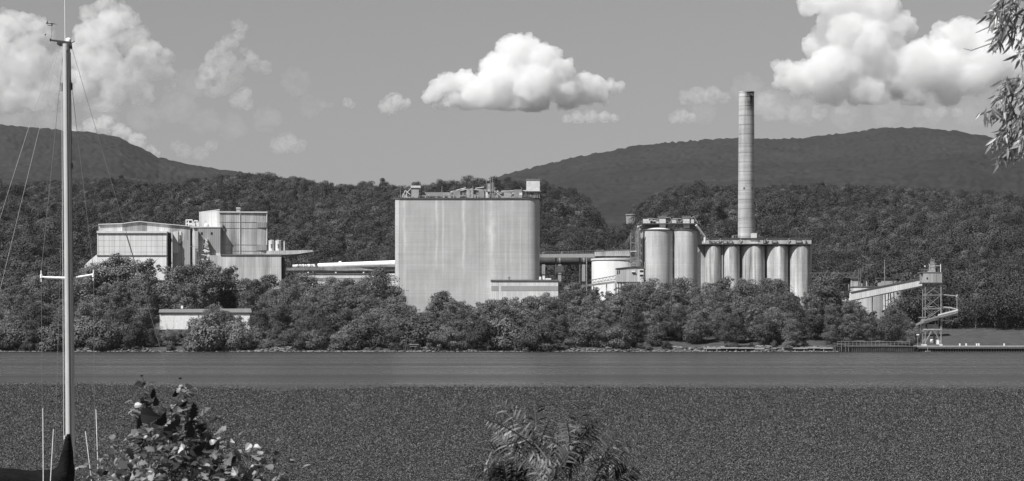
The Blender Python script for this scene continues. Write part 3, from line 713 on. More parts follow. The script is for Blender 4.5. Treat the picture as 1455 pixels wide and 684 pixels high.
def zig(m):
    # covered stair: leaning flights in a light frame
    for (a, b, c, d) in ((290.8,340.5,294.8,340.5),(289.4,347.5,296,347.5),(288,356,297.3,357),(286.4,362,297.9,364),(286.2,369,296,372),(286,376,291,381)):
        m.ptube(a, b, c, d, YB-3.0, .16)
    m.face_prism([(290.6,340.3),(294.9,340.3),(296.2,350),(298.2,358),(297.6,366),(292.8,375),(288,384),(286,384),(286.2,366),(288.6,352)], YB-2.4, 2.2)
part(tw, 'stair_housing', C_white2, zig)
def zig2(m):
    for (a, b, c, d) in ((295.1,340,296.4,350),(296.4,350,298.4,358),(298.4,358,297.8,366),(297.8,366,292.9,375.6),(290.4,340,288.3,352),(288.3,352,286,366),(289,346,296.3,347.4),(288.6,351.5,297.4,355),(286.8,360,298.4,359),(286.4,364,295,371),(289,357,289.8,374),(293.5,358,288,380),(286,374,293,375)):
        m.ptube(a, b, c, d, YB-2.6, .2, n=5)
part(tw, 'stair_frame', C_steel_d, zig2)
part(tw, 'roof_dome', C_slab, lambda m: m.lathe(X(293.5,YB+6), YB+6, [(1.2,Z(322.2,YB+6)),(1.15,Z(319.4,YB+6)),(.8,Z(318,YB+6)),(.1,Z(317.4,YB+6))], 14), True)
part(tw, 'aerial', C_steel_d, lambda m: m.ptube(293, 318, 292.7, 313, YB+6, .07))
def rpipes(m):
    for (a,b,c,d) in ((264.6,322,264.6,312),(264.6,313,273.5,313),(273.5,313,273.5,322),(267,316,270,320),(270,320,275,320),(275,320,276,314),(276,314,281,314),(279,322,279,313.5),(268,322,268,314),(281,314,282.5,320),(264.6,318,273,318)): m.ptube(a,b,c,d,YB+15,.28)
    m.pbox(274.5, 277, 317.5, 322, YB+14, 2); m.pbox(279.5, 282.4, 316.5, 322, YB+14, 2)
part(tw, 'roof_pipes', C_slab, rpipes); part(tw, 'roof_deck', C_band, lambda m: m.pbox(263.8, 282, 321.6, 322.1, YB+13, 5))

YH = 1015.6
th = blk('tall_sheet_house', 'tall corrugated factory house with dark patches on its right side, left of the pipeline', 'building', 340, 400, YH)
part(th, 'left_wall', C_corr, lambda m: m.foot([(X(283,YH+16),YH+16),(X(311.9,YH),YH),(X(311.9,YH+16),YH+16)], 12, Z(299,YH)))
part(th, 'front_wall', C_corr2, lambda m: m.foot([(X(312,YH),YH),(X(364.7,YH+2),YH+2),(X(364.7,YH+30),YH+30),(X(312,YH+30),YH+30)], 12, Z(302.4,YH)))
part(th, 'end_wall', surf('streaked_sheet', .36, .1, .55, .6, corr=.9, off=21), lambda m: m.foot([(X(364.8,YH+2),YH+2),(X(379,YH+2.6),YH+2.6),(X(379,YH+30),YH+30),(X(364.8,YH+30),YH+30)], 12, Z(302.4,YH)))
part(th, 'roof', C_slab, lambda m: m.foot([(X(311,YH-.5),YH-.5),(X(380,YH+2),YH+2),(X(379.8,YH+31),YH+31),(X(311,YH+31),YH+31)], Z(302.3,YH), Z(300.6,YH)))
part(th, 'roof', C_corr, lambda m: m.foot([(X(282.6,YH+16.4),YH+16.4),(X(312,YH-.5),YH-.5),(X(312,YH+30),YH+30),(X(283,YH+30),YH+30)], Z(299,YH), [Z(298.4,YH),Z(298.2,YH),Z(297.6,YH+30),Z(297.8,YH)]))
part(th, 'dark_panel', C_dark, lambda m: m.pbox(364.9, 378.9, 316, 323.6, YH+1.9, .8)); part(th, 'dark_panel', C_dark, lambda m: m.pbox(364.9, 378.9, 347.8, 356, YH+1.9, .8))
def belts(m):
    for b in (315.6, 324.2, 347.6, 356.4): m.foot([(X(312,YH),YH-.1),(X(364.7,YH),YH+1.9),(X(379,YH),YH+2.5),(X(379,YH),YH+2.9),(X(312,YH),YH+2.9)], Z(b+.35,YH), Z(b,YH))
part(th, 'sheet_joint', C_steel, belts)
part(th, 'downpipe', C_slab, lambda m: m.ptube(341, 303, 341, 361, YH+.85, .14)); part(th, 'corner_flashing', C_slab, lambda m: m.ptube(379.3,302,379.3,362,YH+2.3,.18))
part(th, 'roof_hatch', C_band, lambda m: [m.pbox(336, 340.8, 296.2, 300.6, YH+6, 3)]); part(th, 'hatch_lid', C_slab, lambda m: m.pbox(335.4, 341.2, 295.2, 296.2, YH+5.6, 3.8))
part(th, 'wall_lamp', C_steel_d, lambda m: [m.ptube(316.6, 322, 316.6, 326, YH-.6, .3), m.pbox(315.8,317.6,319.6,322,YH-.8,.9)])

YL = 1008.
lo = blk('lower_sheet_annex', 'low wide corrugated annex along the foot of the tall factory house', 'building', 350, 405, YL)
part(lo, 'wall', C_corr, lambda m: m.pbox(298, 399.6, 363, 412, YL, 11)); part(lo, 'roof', C_roof, lambda m: m.pbox(313, 400.6, 361.6, 363, YL-.4, 12))
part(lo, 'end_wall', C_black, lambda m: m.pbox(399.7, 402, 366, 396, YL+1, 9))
for a in (381.6, 391.3):
    tk = blk('small_tank', '%s of the two small white storage tanks beside the tall factory house' % ('left one' if a < 385 else 'right one'), 'tank', a+3.9, 356, 1013., 'small tanks')
    part(tk, 'tank_body', C_white2, lambda m: m.lathe(X(a+4,1013), 1013, [(1.26,Z(361,1013)),(1.26,Z(342.4,1013)),(.9,Z(341.2,1013)),(.1,Z(340.8,1013))], 20), True)
    part(tk, 'tank_fittings', C_steel_d, lambda m: [m.pbox(a+3, a+5, 347.2, 349, 1011.55, .3), m.pbox(a+3.4, a+5.2, 350.2, 352.4, 1011.5, .3), m.ptube(a+.6, 341.5, a+7.4, 341.2, 1011.9, .09), m.ptube(a+4,340,a+4,336.5,1013,.06)])
po = blk('vent_post', 'thin pale vent post right of the two small tanks', 'post', 404, 357, 1013.); part(po, 'post', C_slab, lambda m: m.ptube(404, 361, 404, 342.6, 1013., .32)); part(po, 'cap', C_steel_d, lambda m: m.pbox(403,405,341.6,342.6,1012.6,.8))
ca = blk('loading_canopy', 'long pointed canopy reaching right from the tall factory house', 'canopy', 410, 362, 1009.)
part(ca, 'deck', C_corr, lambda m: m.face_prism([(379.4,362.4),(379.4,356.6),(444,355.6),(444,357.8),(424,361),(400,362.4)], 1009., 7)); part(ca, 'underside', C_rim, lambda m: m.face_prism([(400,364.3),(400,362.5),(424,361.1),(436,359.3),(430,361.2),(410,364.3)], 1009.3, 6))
part(ca, 'brace', C_steel, lambda m: [m.ptube(402, 366, 404, 376, 1017, .2), m.ptube(404,376,402,386,1017,.2), m.ptube(404,376,411,364,1017,.16)])

# ---- pipeline and pipe rack towards the silo block
pl = blk('white_pipeline', 'thick white pipe running into the left side of the big silo block', 'pipeline', 490, 384, 1012.)
part(pl, 'pipe', C_pipe, lambda m: [m.tube(PT(452,378,1012), PT(562,374.6,1006), 1.12, 1.42, 18)], True)
part(pl, 'pipe_collar', C_pipe, lambda m: m.tube(PT(481.6,376.5,1011), PT(485,376.4,1011), 1.62, n=18), True)
for a in (416, 424.5, 433, 441.5): part(pl, 'pipe_section', C_pipe, lambda m: m.tube(PT(a,378.6,1012), PT(a+7.6,378.2,1012), .95, n=16), True)
part(pl, 'section_bracket', C_steel_d, lambda m: [m.ptube(a, 380.5, a+4, 375.5, 1010.8, .14) for a in (421, 425, 432, 440)]+[m.ptube(447.5,374.6,451,380.6,1010.8,.5)])
rk = blk('pipe_gallery', 'long rusty pipe gallery directly under the white pipeline', 'gallery', 485, 390, 1008.)
part(rk, 'girder', C_rust, lambda m: [m.face_prism([(407,381),(424,380.4),(562,380.2),(562,383),(407,384.6)], 1008., 3)])
part(rk, 'dark_pipe', C_dark, lambda m: m.tube(PT(410,384.8,1009), PT(562,384,1008), .55, n=12), True); part(rk, 'deck', C_black, lambda m: m.pbox(430, 562, 386.2, 387.6, 1008.4, 2.6))
for a in (412, 437, 477, 516, 555): part(rk, 'leg', C_steel_d, lambda m: m.tube(PT(a,384,1009.5), (X(a,1009.5),1009.5,10), .22))
sd = blk('low_store', 'long low shed with pale fascia under the pipe gallery', 'building', 484, 404, 1003.)
part(sd, 'wall', C_white2, lambda m: m.pbox(432, 533.5, 389.3, 395.4, 1003., 9)); part(sd, 'lower_wall', C_band, lambda m: m.pbox(432.1, 533.4, 395.5, 400.2, 1003.1, 9)); part(sd, 'base_wall', C_white, lambda m: m.pbox(432, 533.5, 400.3, 418, 1003., 9))
part(sd, 'roof', C_roof, lambda m: m.pbox(431, 534, 388.2, 389.2, 1002.6, 10))
for a in (437.8, 477, 516.4, 531.5): part(sd, 'roof_vent', C_pipe, lambda m: [m.pbox(a-1, a+1, 386.6, 388.2, 1002.8, .8)])
ls = blk('end_kiosk', 'small pale kiosk against the left side of the big silo block', 'building', 556, 400, 1004.)
part(ls, 'wall', C_white2, lambda m: m.pbox(550, 561, 391.5, 408, 1004., 5)); part(ls, 'window', C_band, lambda m: m.pbox(553.6, 559.6, 394.4, 399, 1003.9, .2)); part(ls, 'roof', C_slab, lambda m: m.pbox(549, 561, 388.8, 391.4, 1003.7, 5.5))

# ---- middle yard: bridge, kiln, white tank, control building
YK = 1060.
br = blk('conveyor_bridge', 'long pale conveyor bridge from the silo block to the pair of tall silos', 'bridge', 830, 366, YK)
part(br, 'girder', C_band, lambda m: m.face_prism([(766,366.2),(766,361.4),(845,360.6),(845,366.2)], YK, 3.2)); part(br, 'parapet', C_corr, lambda m: m.face_prism([(845.1,364),(845.1,358.2),(895,355.9),(895,364)], YK+.1, 2.5))
def brail(m):
    m.ptube(766, 358.6, 896, 355.2, YK, .07); m.ptube(766,360,845,359.2,YK,.05)
    for a in np.arange(767, 896, 3.1): m.ptube(a, 361.4-(a-767)*.012, a, 358.5-(a-767)*.025, YK, .05, n=4)
    for a in (770, 797, 880, 893): m.pbox(a, a+2.5, 358, 361.3, YK+.3, 1.5)
part(br, 'railing', C_steel, brail)
for a in (790, 824, 858, 884): part(br, 'leg', C_steel_d, lambda m: m.tube(PT(a,366,YK+2), (X(a,YK+2),YK+2,10), .35))
kn = blk('rotary_kiln', 'long dark rotary kiln cylinder lying under the conveyor bridge', 'kiln', 806, 379, 1072.)
part(kn, 'shell', surf('scorched_kiln_steel', .07, .3, .3, .5, off=31), lambda m: m.tube(PT(765,371.5,1072), PT(846,370,1072), 1.95, n=24), True)
for a in (794, 828): part(kn, 'riding_ring', C_rust, lambda m: m.tube(PT(a,370.9,1072), PT(a+2.4,370.8,1072), 2.15, n=24), True)
for a in (772, 795, 829): part(kn, 'pier', C_band, lambda m: m.pbox(a-2, a+2.5, 376, 400, 1070.5, 3))
yp = blk('pump_station', 'low pump platform with railings beneath the kiln', 'platform', 800, 392, 1050.)
part(yp, 'deck', C_steel, lambda m: [m.pbox(768, 812, 389.8, 390.8, 1050, 4)]); part(yp, 'pump_housing', C_pipe, lambda m: [m.pbox(791, 801, 379, 384, 1050.5, 3), m.pbox(788.5, 803, 384, 387.6, 1050.2, 3.4), m.pbox(793, 798, 377.6, 379, 1051, 1.5)])
part(yp, 'railing', C_steel, lambda m: [m.ptube(768,386.6,812,386.6,1050,.06)]+[m.ptube(a,386.4,a,389.8,1050,.06,n=4) for a in range(769,812,3)]+[m.ptube(803,377,803,388,1050,.1), m.ptube(788,379,788,388,1050,.1)])
part(yp, 'leg', C_steel_d, lambda m: [m.tube(PT(a,390.8,1052), (X(a,1052),1052,10), .2) for a in (770,790,810)])
ps = blk('tall_post', 'tall thin steel post standing in the yard left of the white tank', 'post', 833.5, 430, 1004.)
part(ps, 'post', C_steel, lambda m: m.tube((X(833.5,1004),1004,8), PT(833.6,366.5,1004), .26, n=8)); part(ps, 'cap', C_steel, lambda m: m.pbox(832.8,834.6,365.8,366.5,1003.7,.6))
tk = blk('white_tank', 'broad round white storage tank with a rim, right of the tall thin post', 'tank', 878, 395, 1040.)
xc = X(880, 1040); rw = 38*1040/F
part(tk, 'tank_wall', C_white, lambda m: m.lathe(xc, 1040+rw, [(rw,9),(rw,Z(369.8,1040+rw*.3))], 40), True)
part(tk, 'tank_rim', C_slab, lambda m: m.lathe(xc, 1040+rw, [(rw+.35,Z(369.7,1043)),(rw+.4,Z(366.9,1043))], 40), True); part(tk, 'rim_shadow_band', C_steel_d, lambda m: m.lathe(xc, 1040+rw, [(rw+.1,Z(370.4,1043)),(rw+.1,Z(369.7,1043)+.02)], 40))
part(tk, 'roof', C_roof, lambda m: m.lathe(xc, 1040+rw, [(rw,Z(366.9,1043)+.02),(.3,Z(365.6,1043))], 32))
cb = blk('control_house', 'small pale control house with shuttered windows left of the pair of tall silos', 'building', 893, 410, 985.)
YC = 985.
part(cb, 'wall', C_corr, lambda m: m.face_prism([(876,400.6),(876,382),(890,380.6),(905,379.8),(905,400.6)], YC, 9)); part(cb, 'end_wall', C_white2, lambda m: m.pbox(905.2, 914.6, 379.6, 400.6, YC+.1, 8.5))
part(cb, 'roof', C_steel_d, lambda m: m.face_prism([(875.4,382),(875.4,381.2),(890,379.7),(905,378.8),(915,378.6),(915,379.5),(905,379.7),(890,380.6)], YC-.4, 10))
for a, b, c, d in ((877,385,878.3,390),(879.4,384.6,880.7,389.4)): part(cb, 'window', C_glass, lambda m: m.pbox(a, c, b, d, YC-.06, .1))
w_ = part(cb, 'window', C_glass, lambda m: m.pbox(898.2, 902, 386.4, 389, YC-.06, .1)); part(w_, 'awning', C_pipe, lambda m: m.face_prism([(897.4,387),(897.6,385.2),(902.2,385.2),(902.6,387)], YC-.7, .6))
for b in (384.2, 390.4): part(cb, 'window', C_glass, lambda m: m.pbox(909.2, 914, b, b+2.6, YC, .1))
part(cb, 'joint', C_steel_d, lambda m: m.pbox(876, 905, 400.6, 401.3, YC-.1, 9)); part(cb, 'lower_wall', C_white, lambda m: m.pbox(874.6, 890, 401.4, 436, YC+.3, 7))
def cg(m):
    for a in (874.8, 878.5, 882.4, 886.4, 889.8): m.ptube(a, 401.4, a, 436, YC+.15, .12, n=4)
    for b in (409, 416.6, 423.6, 430): m.ptube(874.6, b, 890, b, YC+.15, .12, n=4)
part(cb, 'wall_frame', C_steel_d, cg)
part(cb, 'roof_rack', C_steel, lambda m: [m.ptube(893,379,893,371,YC+5,.1), m.ptube(905,379,905,370.6,YC+5,.12), m.ptube(889,371.4,912,370.4,YC+5,.14), m.ptube(916,384,916,372,YC+5,.22), m.ptube(893,375,910,374.4,YC+5,.12), m.pbox(898,903,372,376,YC+5,1.5)])
cv = blk('truss_conveyor', 'sloping open truss conveyor rising from the annex roof to the control house', 'conveyor', 835, 410, 990.)
def tr(m):
    m.face_prism([(794,412.6),(794,409.6),(874,399.4),(874,402.4)], 990, 1.6)
def tr2(m):
    m.ptube(838, 398.6, 876, 391.6, 992, .16); m.ptube(840, 402.6, 876, 397, 992, .1)
    a = 840.
    while a < 874: m.ptube(a, 402.6-(a-840)*.156, a+2.4, 398.2-(a-838)*.184, 992, .08, n=4); m.ptube(a+2.4, 398.2-(a-838)*.184, a+4.8, 402.2-(a-840)*.156, 992, .08, n=4); a += 4.8
part(cv, 'belt_box', C_steel, tr); part(cv, 'truss', C_steel_d, tr2); part(cv, 'walkway_panel', C_white, lambda m: m.face_prism([(842,402.6),(842,400.6),(874,395),(874,397)], 993, .6))
for a, b in ((812,410),(843.5,406),(862,404)): part(cv, 'leg', C_steel, lambda m: m.tube(PT(a,b,991), (X(a,991),991,8), .22))
for a in (796, 803, 817, 828, 851): part(cv, 'bracket', C_steel, lambda m: m.ptube(a, 411-(a-794)*.13, a, 407.6-(a-794)*.13, 990, .12))

# ---- pair of tall silos
YS = 1006.
TS = []
for a, b, lab, mt in ((912.5, 957, 'left and wider one of the pair of tall smooth silos', surf('smooth_silo_concrete', .45, .09, .22, .6, .08, 1.2, seam=(1.1,.06,.12), off=53)), (957.6, 991, 'right and narrower one of the pair of tall smooth silos', C_silo)):
    r = (b-a)/2*(YS+6)/F; cx = X((a+b)/2, YS+6)
    s = thing('tall_silo', lab, 'silo', (cx, YS+r, 8), 'tall silos'); TS.append(s)
    part(s, 'shell', mt, lambda m: m.lathe(cx, YS+r, [(r,8),(r,Z(327.5,YS))], 56), True)
    part(s, 'rim', C_rim, lambda m: m.lathe(cx, YS+r, [(r+.25,Z(327.4,YS)),(r+.25,Z(325.8,YS))], 48), True)
s1, s2 = TS
part(s1, 'side_pilaster', C_silo, lambda m: m.pbox(909.6, 914, 327, 404, YS+3, 4))
part(s1, 'roof_cone', C_slab, lambda m: m.lathe(X(935,YS+7), YS+7, [(6.2,Z(325.7,YS)),(4,Z(323.6,YS)),(.6,Z(322,YS))], 30), True)
part(s2, 'side_wall', C_band, lambda m: m.pbox(990, 996, 329, 348, YS+5, 4))
tg = thing('silo_headhouse', 'open steel headhouse with vents and frames on top of the pair of tall silos', 'headhouse', (X(952,YS+7), YS+7, Z(325,YS)))
part(tg, 'deck', C_steel_d, lambda m: [m.pbox(908, 996, 317.4, 318.8, YS+3, 9)]); part(tg, 'back_wall', C_band, lambda m: [m.pbox(914, 950, 318.9, 325, YS+9, 1), m.pbox(975, 996, 318.9, 336, YS+8, 1.5)])
for a in (937.2, 971.2):
    f_ = part(tg, 'filter_housing', C_slab, lambda m: m.pbox(a, a+8.6, 309.6, 324.6, YS+4.5, 3)); part(f_, 'filter_cap', C_steel, lambda m: [m.pbox(a-.8, a+9.4, 308.6, 309.6, YS+4.2, 3.6), m.ptube(a-2,307.6,a+10,307.6,YS+5,.1), m.ptube(a-2,307.6,a-2,312,YS+5,.1), m.ptube(a+10,307.6,a+10,312,YS+5,.1), m.ptube(a+4,309,a+4,306.4,YS+5,.1)])
def frames(m):
    for (a,b,c,d) in ((948,324,955,312),(955,312,962,312),(962,312,968,324),(952,324,958,314),(958,314,964,324),(949,318,967,318),(955,311,968,311),(950,324,954,318),(966,316,971,311),(930,311,937,312),
                      (914,311,914,318),(920,311,930,311),(914,315,936,313),(981,311,986,308),(986,308,992,318),(981,316,990,314),(946,310,952,309),(952,309,954,313)): m.ptube(a,b,c,d,YS+5,.2)
part(tg, 'frame', C_steel, frames)
def clut(m):
    for a, b, c, d in ((914,311.5,922,317.3),(922,313.6,932,317.3),(924,312.4,927.6,317.3),(955,313,961,317),(982,312,986,317.2),(928,315,936,317.3)): m.pbox(a, c, b, d, YS+4.4, 2)
part(tg, 'fan_box', C_slab, clut)
part(tg, 'railing', C_steel, lambda m: [m.ptube(908,314.4,937,314.4,YS+3,.06), m.ptube(946,314.4,996,314.4,YS+3,.06)]+[m.ptube(a,314.4,a,317.4,YS+3,.06,n=4) for a in list(range(908,937,4))+list(range(946,997,4))])
part(tg, 'chute', C_slab, lambda m: [m.tube(PT(989,320,YS+2), PT(1001.6,337,YS+4), .55, .55, 8), m.tube(PT(1001.6,337,YS+4), PT(1001.8,345,YS+4), .6, .6, 8)])
st = thing('stair_scaffold', 'tall open ladder scaffold with pipes on the left side of the pair of tall silos', 'scaffold', (X(902,YS+2), YS+2, 8))
def scf(m):
    for a, t in ((896.4,331.5),(902.8,328),(904.4,328)): m.tube((X(a,YS+2),YS+2,8), PT(a,t,YS+2), .17, n=5)
    m.tube((X(903,YS+5),YS+5,8), PT(903,329,YS+5), .17, n=5)
    for b in (345.5, 357, 366, 378, 390): m.ptube(896, b, 905, b, YS+2, .14, n=5); m.pbox(897, 904, b, b+.7, YS+2.2, 2.4)
    for b0, b1 in ((345,357),(366,378)): m.ptube(897, b1, 903, b0, YS+2.5, .1, n=4)
part(st, 'frame', C_steel, scf)
def scp(m):
    m.path([PT(911,326,YS+1), PT(907,328,YS+1), PT(907,400,YS+1)], [.35,.35,.35], 8); m.path([PT(912,320,YS+2), PT(905.4,324,YS+2), PT(905.4,344,YS+2)], [.25,.25,.25], 6)
    m.ptube(909.6, 330, 909.6, 400, YS+.5, .2)
part(st, 'pipe', C_steel, scp); part(st, 'gear_box', C_steel_d, lambda m: [m.pbox(904.8,907.6,332+i*11,337+i*11,YS+1,1.2) for i in range(5)])
part(st, 'landing', C_slab, lambda m: [m.pbox(896,904.5,356.6,357.8,YS+1.8,3), m.pbox(905.6,909,321,325,YS+2,1.5)])

# ---- row of five silos
YF = 1040.
row = [(1001.6,1024.6,'first silo from the left in the row of five'),(1027.8,1051,'second silo from the left in the row of five, the narrowest'),(1052.6,1087,'middle silo in the row of five, below the white hopper'),
       (1089,1119.6,'fourth silo from the left in the row of five, heavily streaked'),(1121.2,1153,'rightmost silo in the row of five, with two pale runs')]
for a, b, lab in row:
    r = (b-a)/2*YF/F; cx = X((a+b)/2, YF+r); r = (b-a)/2*(YF+r)/F
    s = thing('old_silo', lab, 'silo', (cx, YF+r, 9), 'row of five old silos')
    part(s, 'shell', surf('old_silo_concrete', R.uniform(.39,.45), .14, .50, R.uniform(.5,.8), .08, 1.2, seam=(1.1,.07,.12), off=R.uniform(10,90), stripes=[(R.uniform(-.5,.8)*r, R.uniform(.5,1.1), R.uniform(.25,.5), -20) for _ in range(2)]), lambda m: m.lathe(cx, YF+r, [(r,9),(r,Z(350.2,YF)),(r-.45,Z(348.9,YF))], 48), True)
    part(s, 'roof', C_rim, lambda m: m.lathe(cx, YF+r, [(r-.5,Z(348.8,YF)),(r-.5,Z(347.6,YF))], 32))
    if R.random() < .7: part(s, 'roof_bracket', C_steel_d, lambda m: m.pbox((a+b)/2-1.5, (a+b)/2+1.5, 348.6, 350.4, YF-.1, .6))
fl = thing('silo_infill_wall', 'dark recessed wall linking the silos of the row of five', 'wall', (X(1075,YF+6), YF+6, 9))
part(fl, 'wall', C_bank, lambda m: m.pbox(996, 1148, 348.4, 440, YF+6.5, 1.2)); part(fl, 'pipe', C_band, lambda m: m.ptube(1026.4, 348, 1026.4, 400, YF+2.5, .45))
gl = thing('top_gallery', 'long low gallery running along the top of the row of five silos', 'gallery', (X(1075,YF+3), YF+3, Z(347.5,YF)))
part(gl, 'wall', C_silo, lambda m: m.pbox(999, 1153, 339.3, 346.6, YF+2.6, 6)); part(gl, 'roof', C_rim, lambda m: m.pbox(997, 1153.6, 338.2, 339.2, YF+2.2, 7.4)); sf = thing('gap_shade_panel', 'dark shade panel added in the gap between the tall silos and the row of five', 'shaft', (X(996,1047), 1047, 9))
part(sf, 'shade_face', C_steel_d, lambda m: m.face_prism([(989,410),(989,362),(1000.6,351),(1000.6,410)], 1047., 3)); part(sf, 'sunlit_corner', C_band, lambda m: m.face_prism([(989,361.6),(989,348.2),(1000.6,348.2),(1000.6,350.6)], 1047.2, 2.6))  # dark face stands in for the gap's shade; slanted edge follows the shadow
part(gl, 'deck', C_rim, lambda m: m.pbox(992, 1154, 346.7, 347.7, YF-.4, 10.4))
for a, b, c, d, mm in ((1027.4,1033.6,342,346.6,C_steel_d),(1035.6,1041,342,346.5,C_steel_d),(1017.6,1022.6,343,346.6,C_steel_d),(1008,1016,342.6,346.6,C_steel_d),(1097,1104.6,342,345.6,C_steel_d),(1131,1139.6,341.6,345.6,C_steel_d),(1085,1088.4,340,346.4,C_black),(1144,1145,340,346.4,C_steel_d)):
    o_ = part(gl, 'hatch', mm, lambda m: m.pbox(a, c if False else b, c, d, YF+1.4, 1.1)); part(o_, 'hatch_face', C_band, lambda m: m.pbox(a+.9, b-.9, c+.8, d-.8, YF+1.3, .2))
def asup(m):
    for a in (1022, 1051, 1088, 1119.5):
        m.ptube(a-2.6, 346.6, a, 342, YF+2, .16); m.ptube(a, 342, a+2, 346.6, YF+2, .16); m.ptube(a, 342, a+2.6, 339.6, YF+2, .2)
    m.ptube(1004, 338.8, 1014, 346, YF+1, .18)
part(gl, 'a_frame', C_steel, asup)
part(gl, 'white_hopper', C_slab, lambda m: [m.pbox(1067.6, 1075.4, 331.6, 339.6, YF+2.5, 2.6), m.face_prism([(1069,339.6),(1074.6,339.6),(1073.4,343),(1070.4,343)], YF+2.8, 1.8), m.pbox(1066, 1077, 344, 346.4, YF+1, 3)])
part(gl, 'hopper_frame', C_steel_d, lambda m: [m.pbox(1065.4,1078.4,339.7,340.6,YF+2,3.4), m.ptube(1066,331,1076.6,331,YF+3,.1), m.ptube(1076.6,330,1076.6,340,YF+3,.14)])
part(gl, 'roof_pipework', C_steel, lambda m: [m.ptube(a,b,c,d,YF+4,.13) for a,b,c,d in ((1040,338,1042,334.6),(1042,334.6,1049,335.4),(1045,338,1046,334),(1049,338,1052,335),(1079,338,1079,333.6),(1008,338,1010,343))]+[m.pbox(1040,1043,335,338.2,YF+4.6,1)])

# ---- chimney
YM = 1062.
cx = X(1060.6, YM)
ch = thing('chimney', 'very tall banded concrete chimney behind the row of five silos', 'chimney', (cx, YM, 9))
zt_ = Z(131.6, YM); r0, r1 = 12.9*YM/F, 10.8*YM/F
prof = []; nb_ = 26
for i in range(nb_):
    t = i/nb_; t2 = (i+1)/nb_; za, zb_ = 9+(zt_-9)*t, 9+(zt_-9)*t2; ra, rb = r0+(r1-r0)*t, r0+(r1-r0)*t2
    prof += [(ra,za+.1),(rb+.03,zb_-.14),(rb-.06,zb_-.12),(rb-.06,zb_+.08)]
part(ch, 'shaft', C_chim, lambda m: m.lathe(cx, YM, prof[:-2], 40), True)
part(ch, 'top_rim', C_chim, lambda m: m.lathe(cx, YM, [(r1+.18,zt_-.12),(r1+.2,zt_+.35)], 40), True)
part(ch, 'flue', C_black, lambda m: m.lathe(cx, YM, [(r1-.7,zt_+.34),(r1-.7,zt_+.42)], 32))
for a, b in ((1055.4,267.2),(1066.6,267),(1070.2,288)):
    dx = (a+.8-1060.6)*YM/F; rr_ = r0+(r1-r0)*((Z(b,YM)-9)/(zt_-9)); yy = YM-math.sqrt(max(rr_**2-dx**2, .2))
    part(ch, 'opening', C_black, lambda m: m.box(cx+dx-.3, cx+dx+.3, yy-.14, yy+.8, Z(b+2.6,YM), Z(b,YM)))
part(ch, 'broken_lip', C_steel_d, lambda m: [m.pbox(1063+i*1.2, 1064+i*1.2, 132+abs(math.sin(i*2.2))*1.2, 134+i*.5, YM-r1-.12+i*.07, .5) for i in range(6)])

# ---- right end: dark truss bridge, tanks, sloping conveyor, loading tower
YT = 1010.
db = blk('truss_bridge', 'dark steel truss bridge leaving the right end of the row of five silos', 'bridge', 1190, 395, 1030.)
def dbt(m):
    m.pbox(1152, 1222, 387.4, 388.8, 1030, 3); m.ptube(1153, 394.4, 1222, 394.8, 1030, .25)
    a = 1154
    while a < 1220: m.ptube(a, 394.4, a+4, 388.6, 1030, .2); m.ptube(a+4, 388.6, a+8, 394.6, 1030, .2); a += 8
part(db, 'truss', C_steel_d, dbt); part(db, 'deck', C_black, lambda m: m.pbox(1196, 1214, 395, 404, 1031, 3))
for a in (1170, 1192, 1216): part(db, 'leg', C_steel_d, lambda m: m.tube(PT(a,394,1031.5), (X(a,1031.5),1031.5,8), .3))
rt = blk('round_tank', 'pale round concrete tank behind the lower end of the sloping conveyor', 'tank', 1233, 420, 1000.)
rr_ = 27*1008/F; cx_t = X(1236,1010)
part(rt, 'tank_wall', C_silo, lambda m: m.lathe(cx_t, 1003+rr_, [(rr_,8),(rr_,Z(408.4,1005))], 40), True); part(rt, 'tank_rim', C_steel_d, lambda m: m.lathe(cx_t, 1003+rr_, [(rr_+.3,Z(408.3,1005)),(rr_+.3,Z(406.9,1005))], 40), True)
rt2 = blk('round_tank', 'taller round concrete tank half hidden behind the middle of the sloping conveyor', 'tank', 1272, 425, 996.)
r2_ = 16*1000/F; cx2 = X(1271,1003)
part(rt2, 'tank_wall', C_silo, lambda m: m.lathe(cx2, 998+r2_, [(r2_,8),(r2_,Z(411,1000))], 36), True); part(rt2, 'tank_rim', C_steel_d, lambda m: m.lathe(cx2, 998+r2_, [(r2_+.2,Z(410.9,1000)),(r2_+.2,Z(409.8,1000))], 36), True)
bh = blk('flat_store', 'low flat-roofed store behind the round tanks', 'building', 1250, 402, 1030.)
part(bh, 'wall', C_band, lambda m: m.pbox(1252, 1284, 396, 430, 1030, 10)); part(bh, 'roof', C_rim, lambda m: m.pbox(1249, 1284.6, 394.8, 396, 1029.4, 11)); part(bh, 'wall', C_corr, lambda m: m.pbox(1210, 1232, 396.6, 430, 1028, 10)); part(bh, 'roof', C_rim, lambda m: m.pbox(1209, 1233, 394.9, 396.5, 1027.4, 11))
for a, b in ((1273.6,396.8),(1222,399)): part(bh, 'window', C_black, lambda m: m.pbox(a, a+4, b+.2, b+3.4, 1027.9 if a < 1250 else 1029.9, .15))
for a, t, mm in ((1220.4,381.5,C_steel_d),(1223,381,C_steel_d),(1257,369.5,C_steel)):
    p_ = blk('flue_stack', {1220.4:'left one of the two dark thin stacks behind the round tank',1223:'right one of the two dark thin stacks behind the round tank',1257:'tall lone grey stack rising from the flat store'}[a], 'stack', a, 396, 1026.)
    part(p_, 'stack', mm, lambda m: m.tube((X(a,1026),1026,9), PT(a,t,1026), .3 if mm is C_steel_d else .18, n=8)); part(p_, 'collar', mm, lambda m: m.tube(PT(a,t+.6,1026), PT(a,t+1.4,1026), .42, n=8))
YQ = 955.
sc_ = blk('sloping_conveyor', 'long enclosed pale conveyor sloping up to the loading tower', 'conveyor', 1262, 410, YQ)
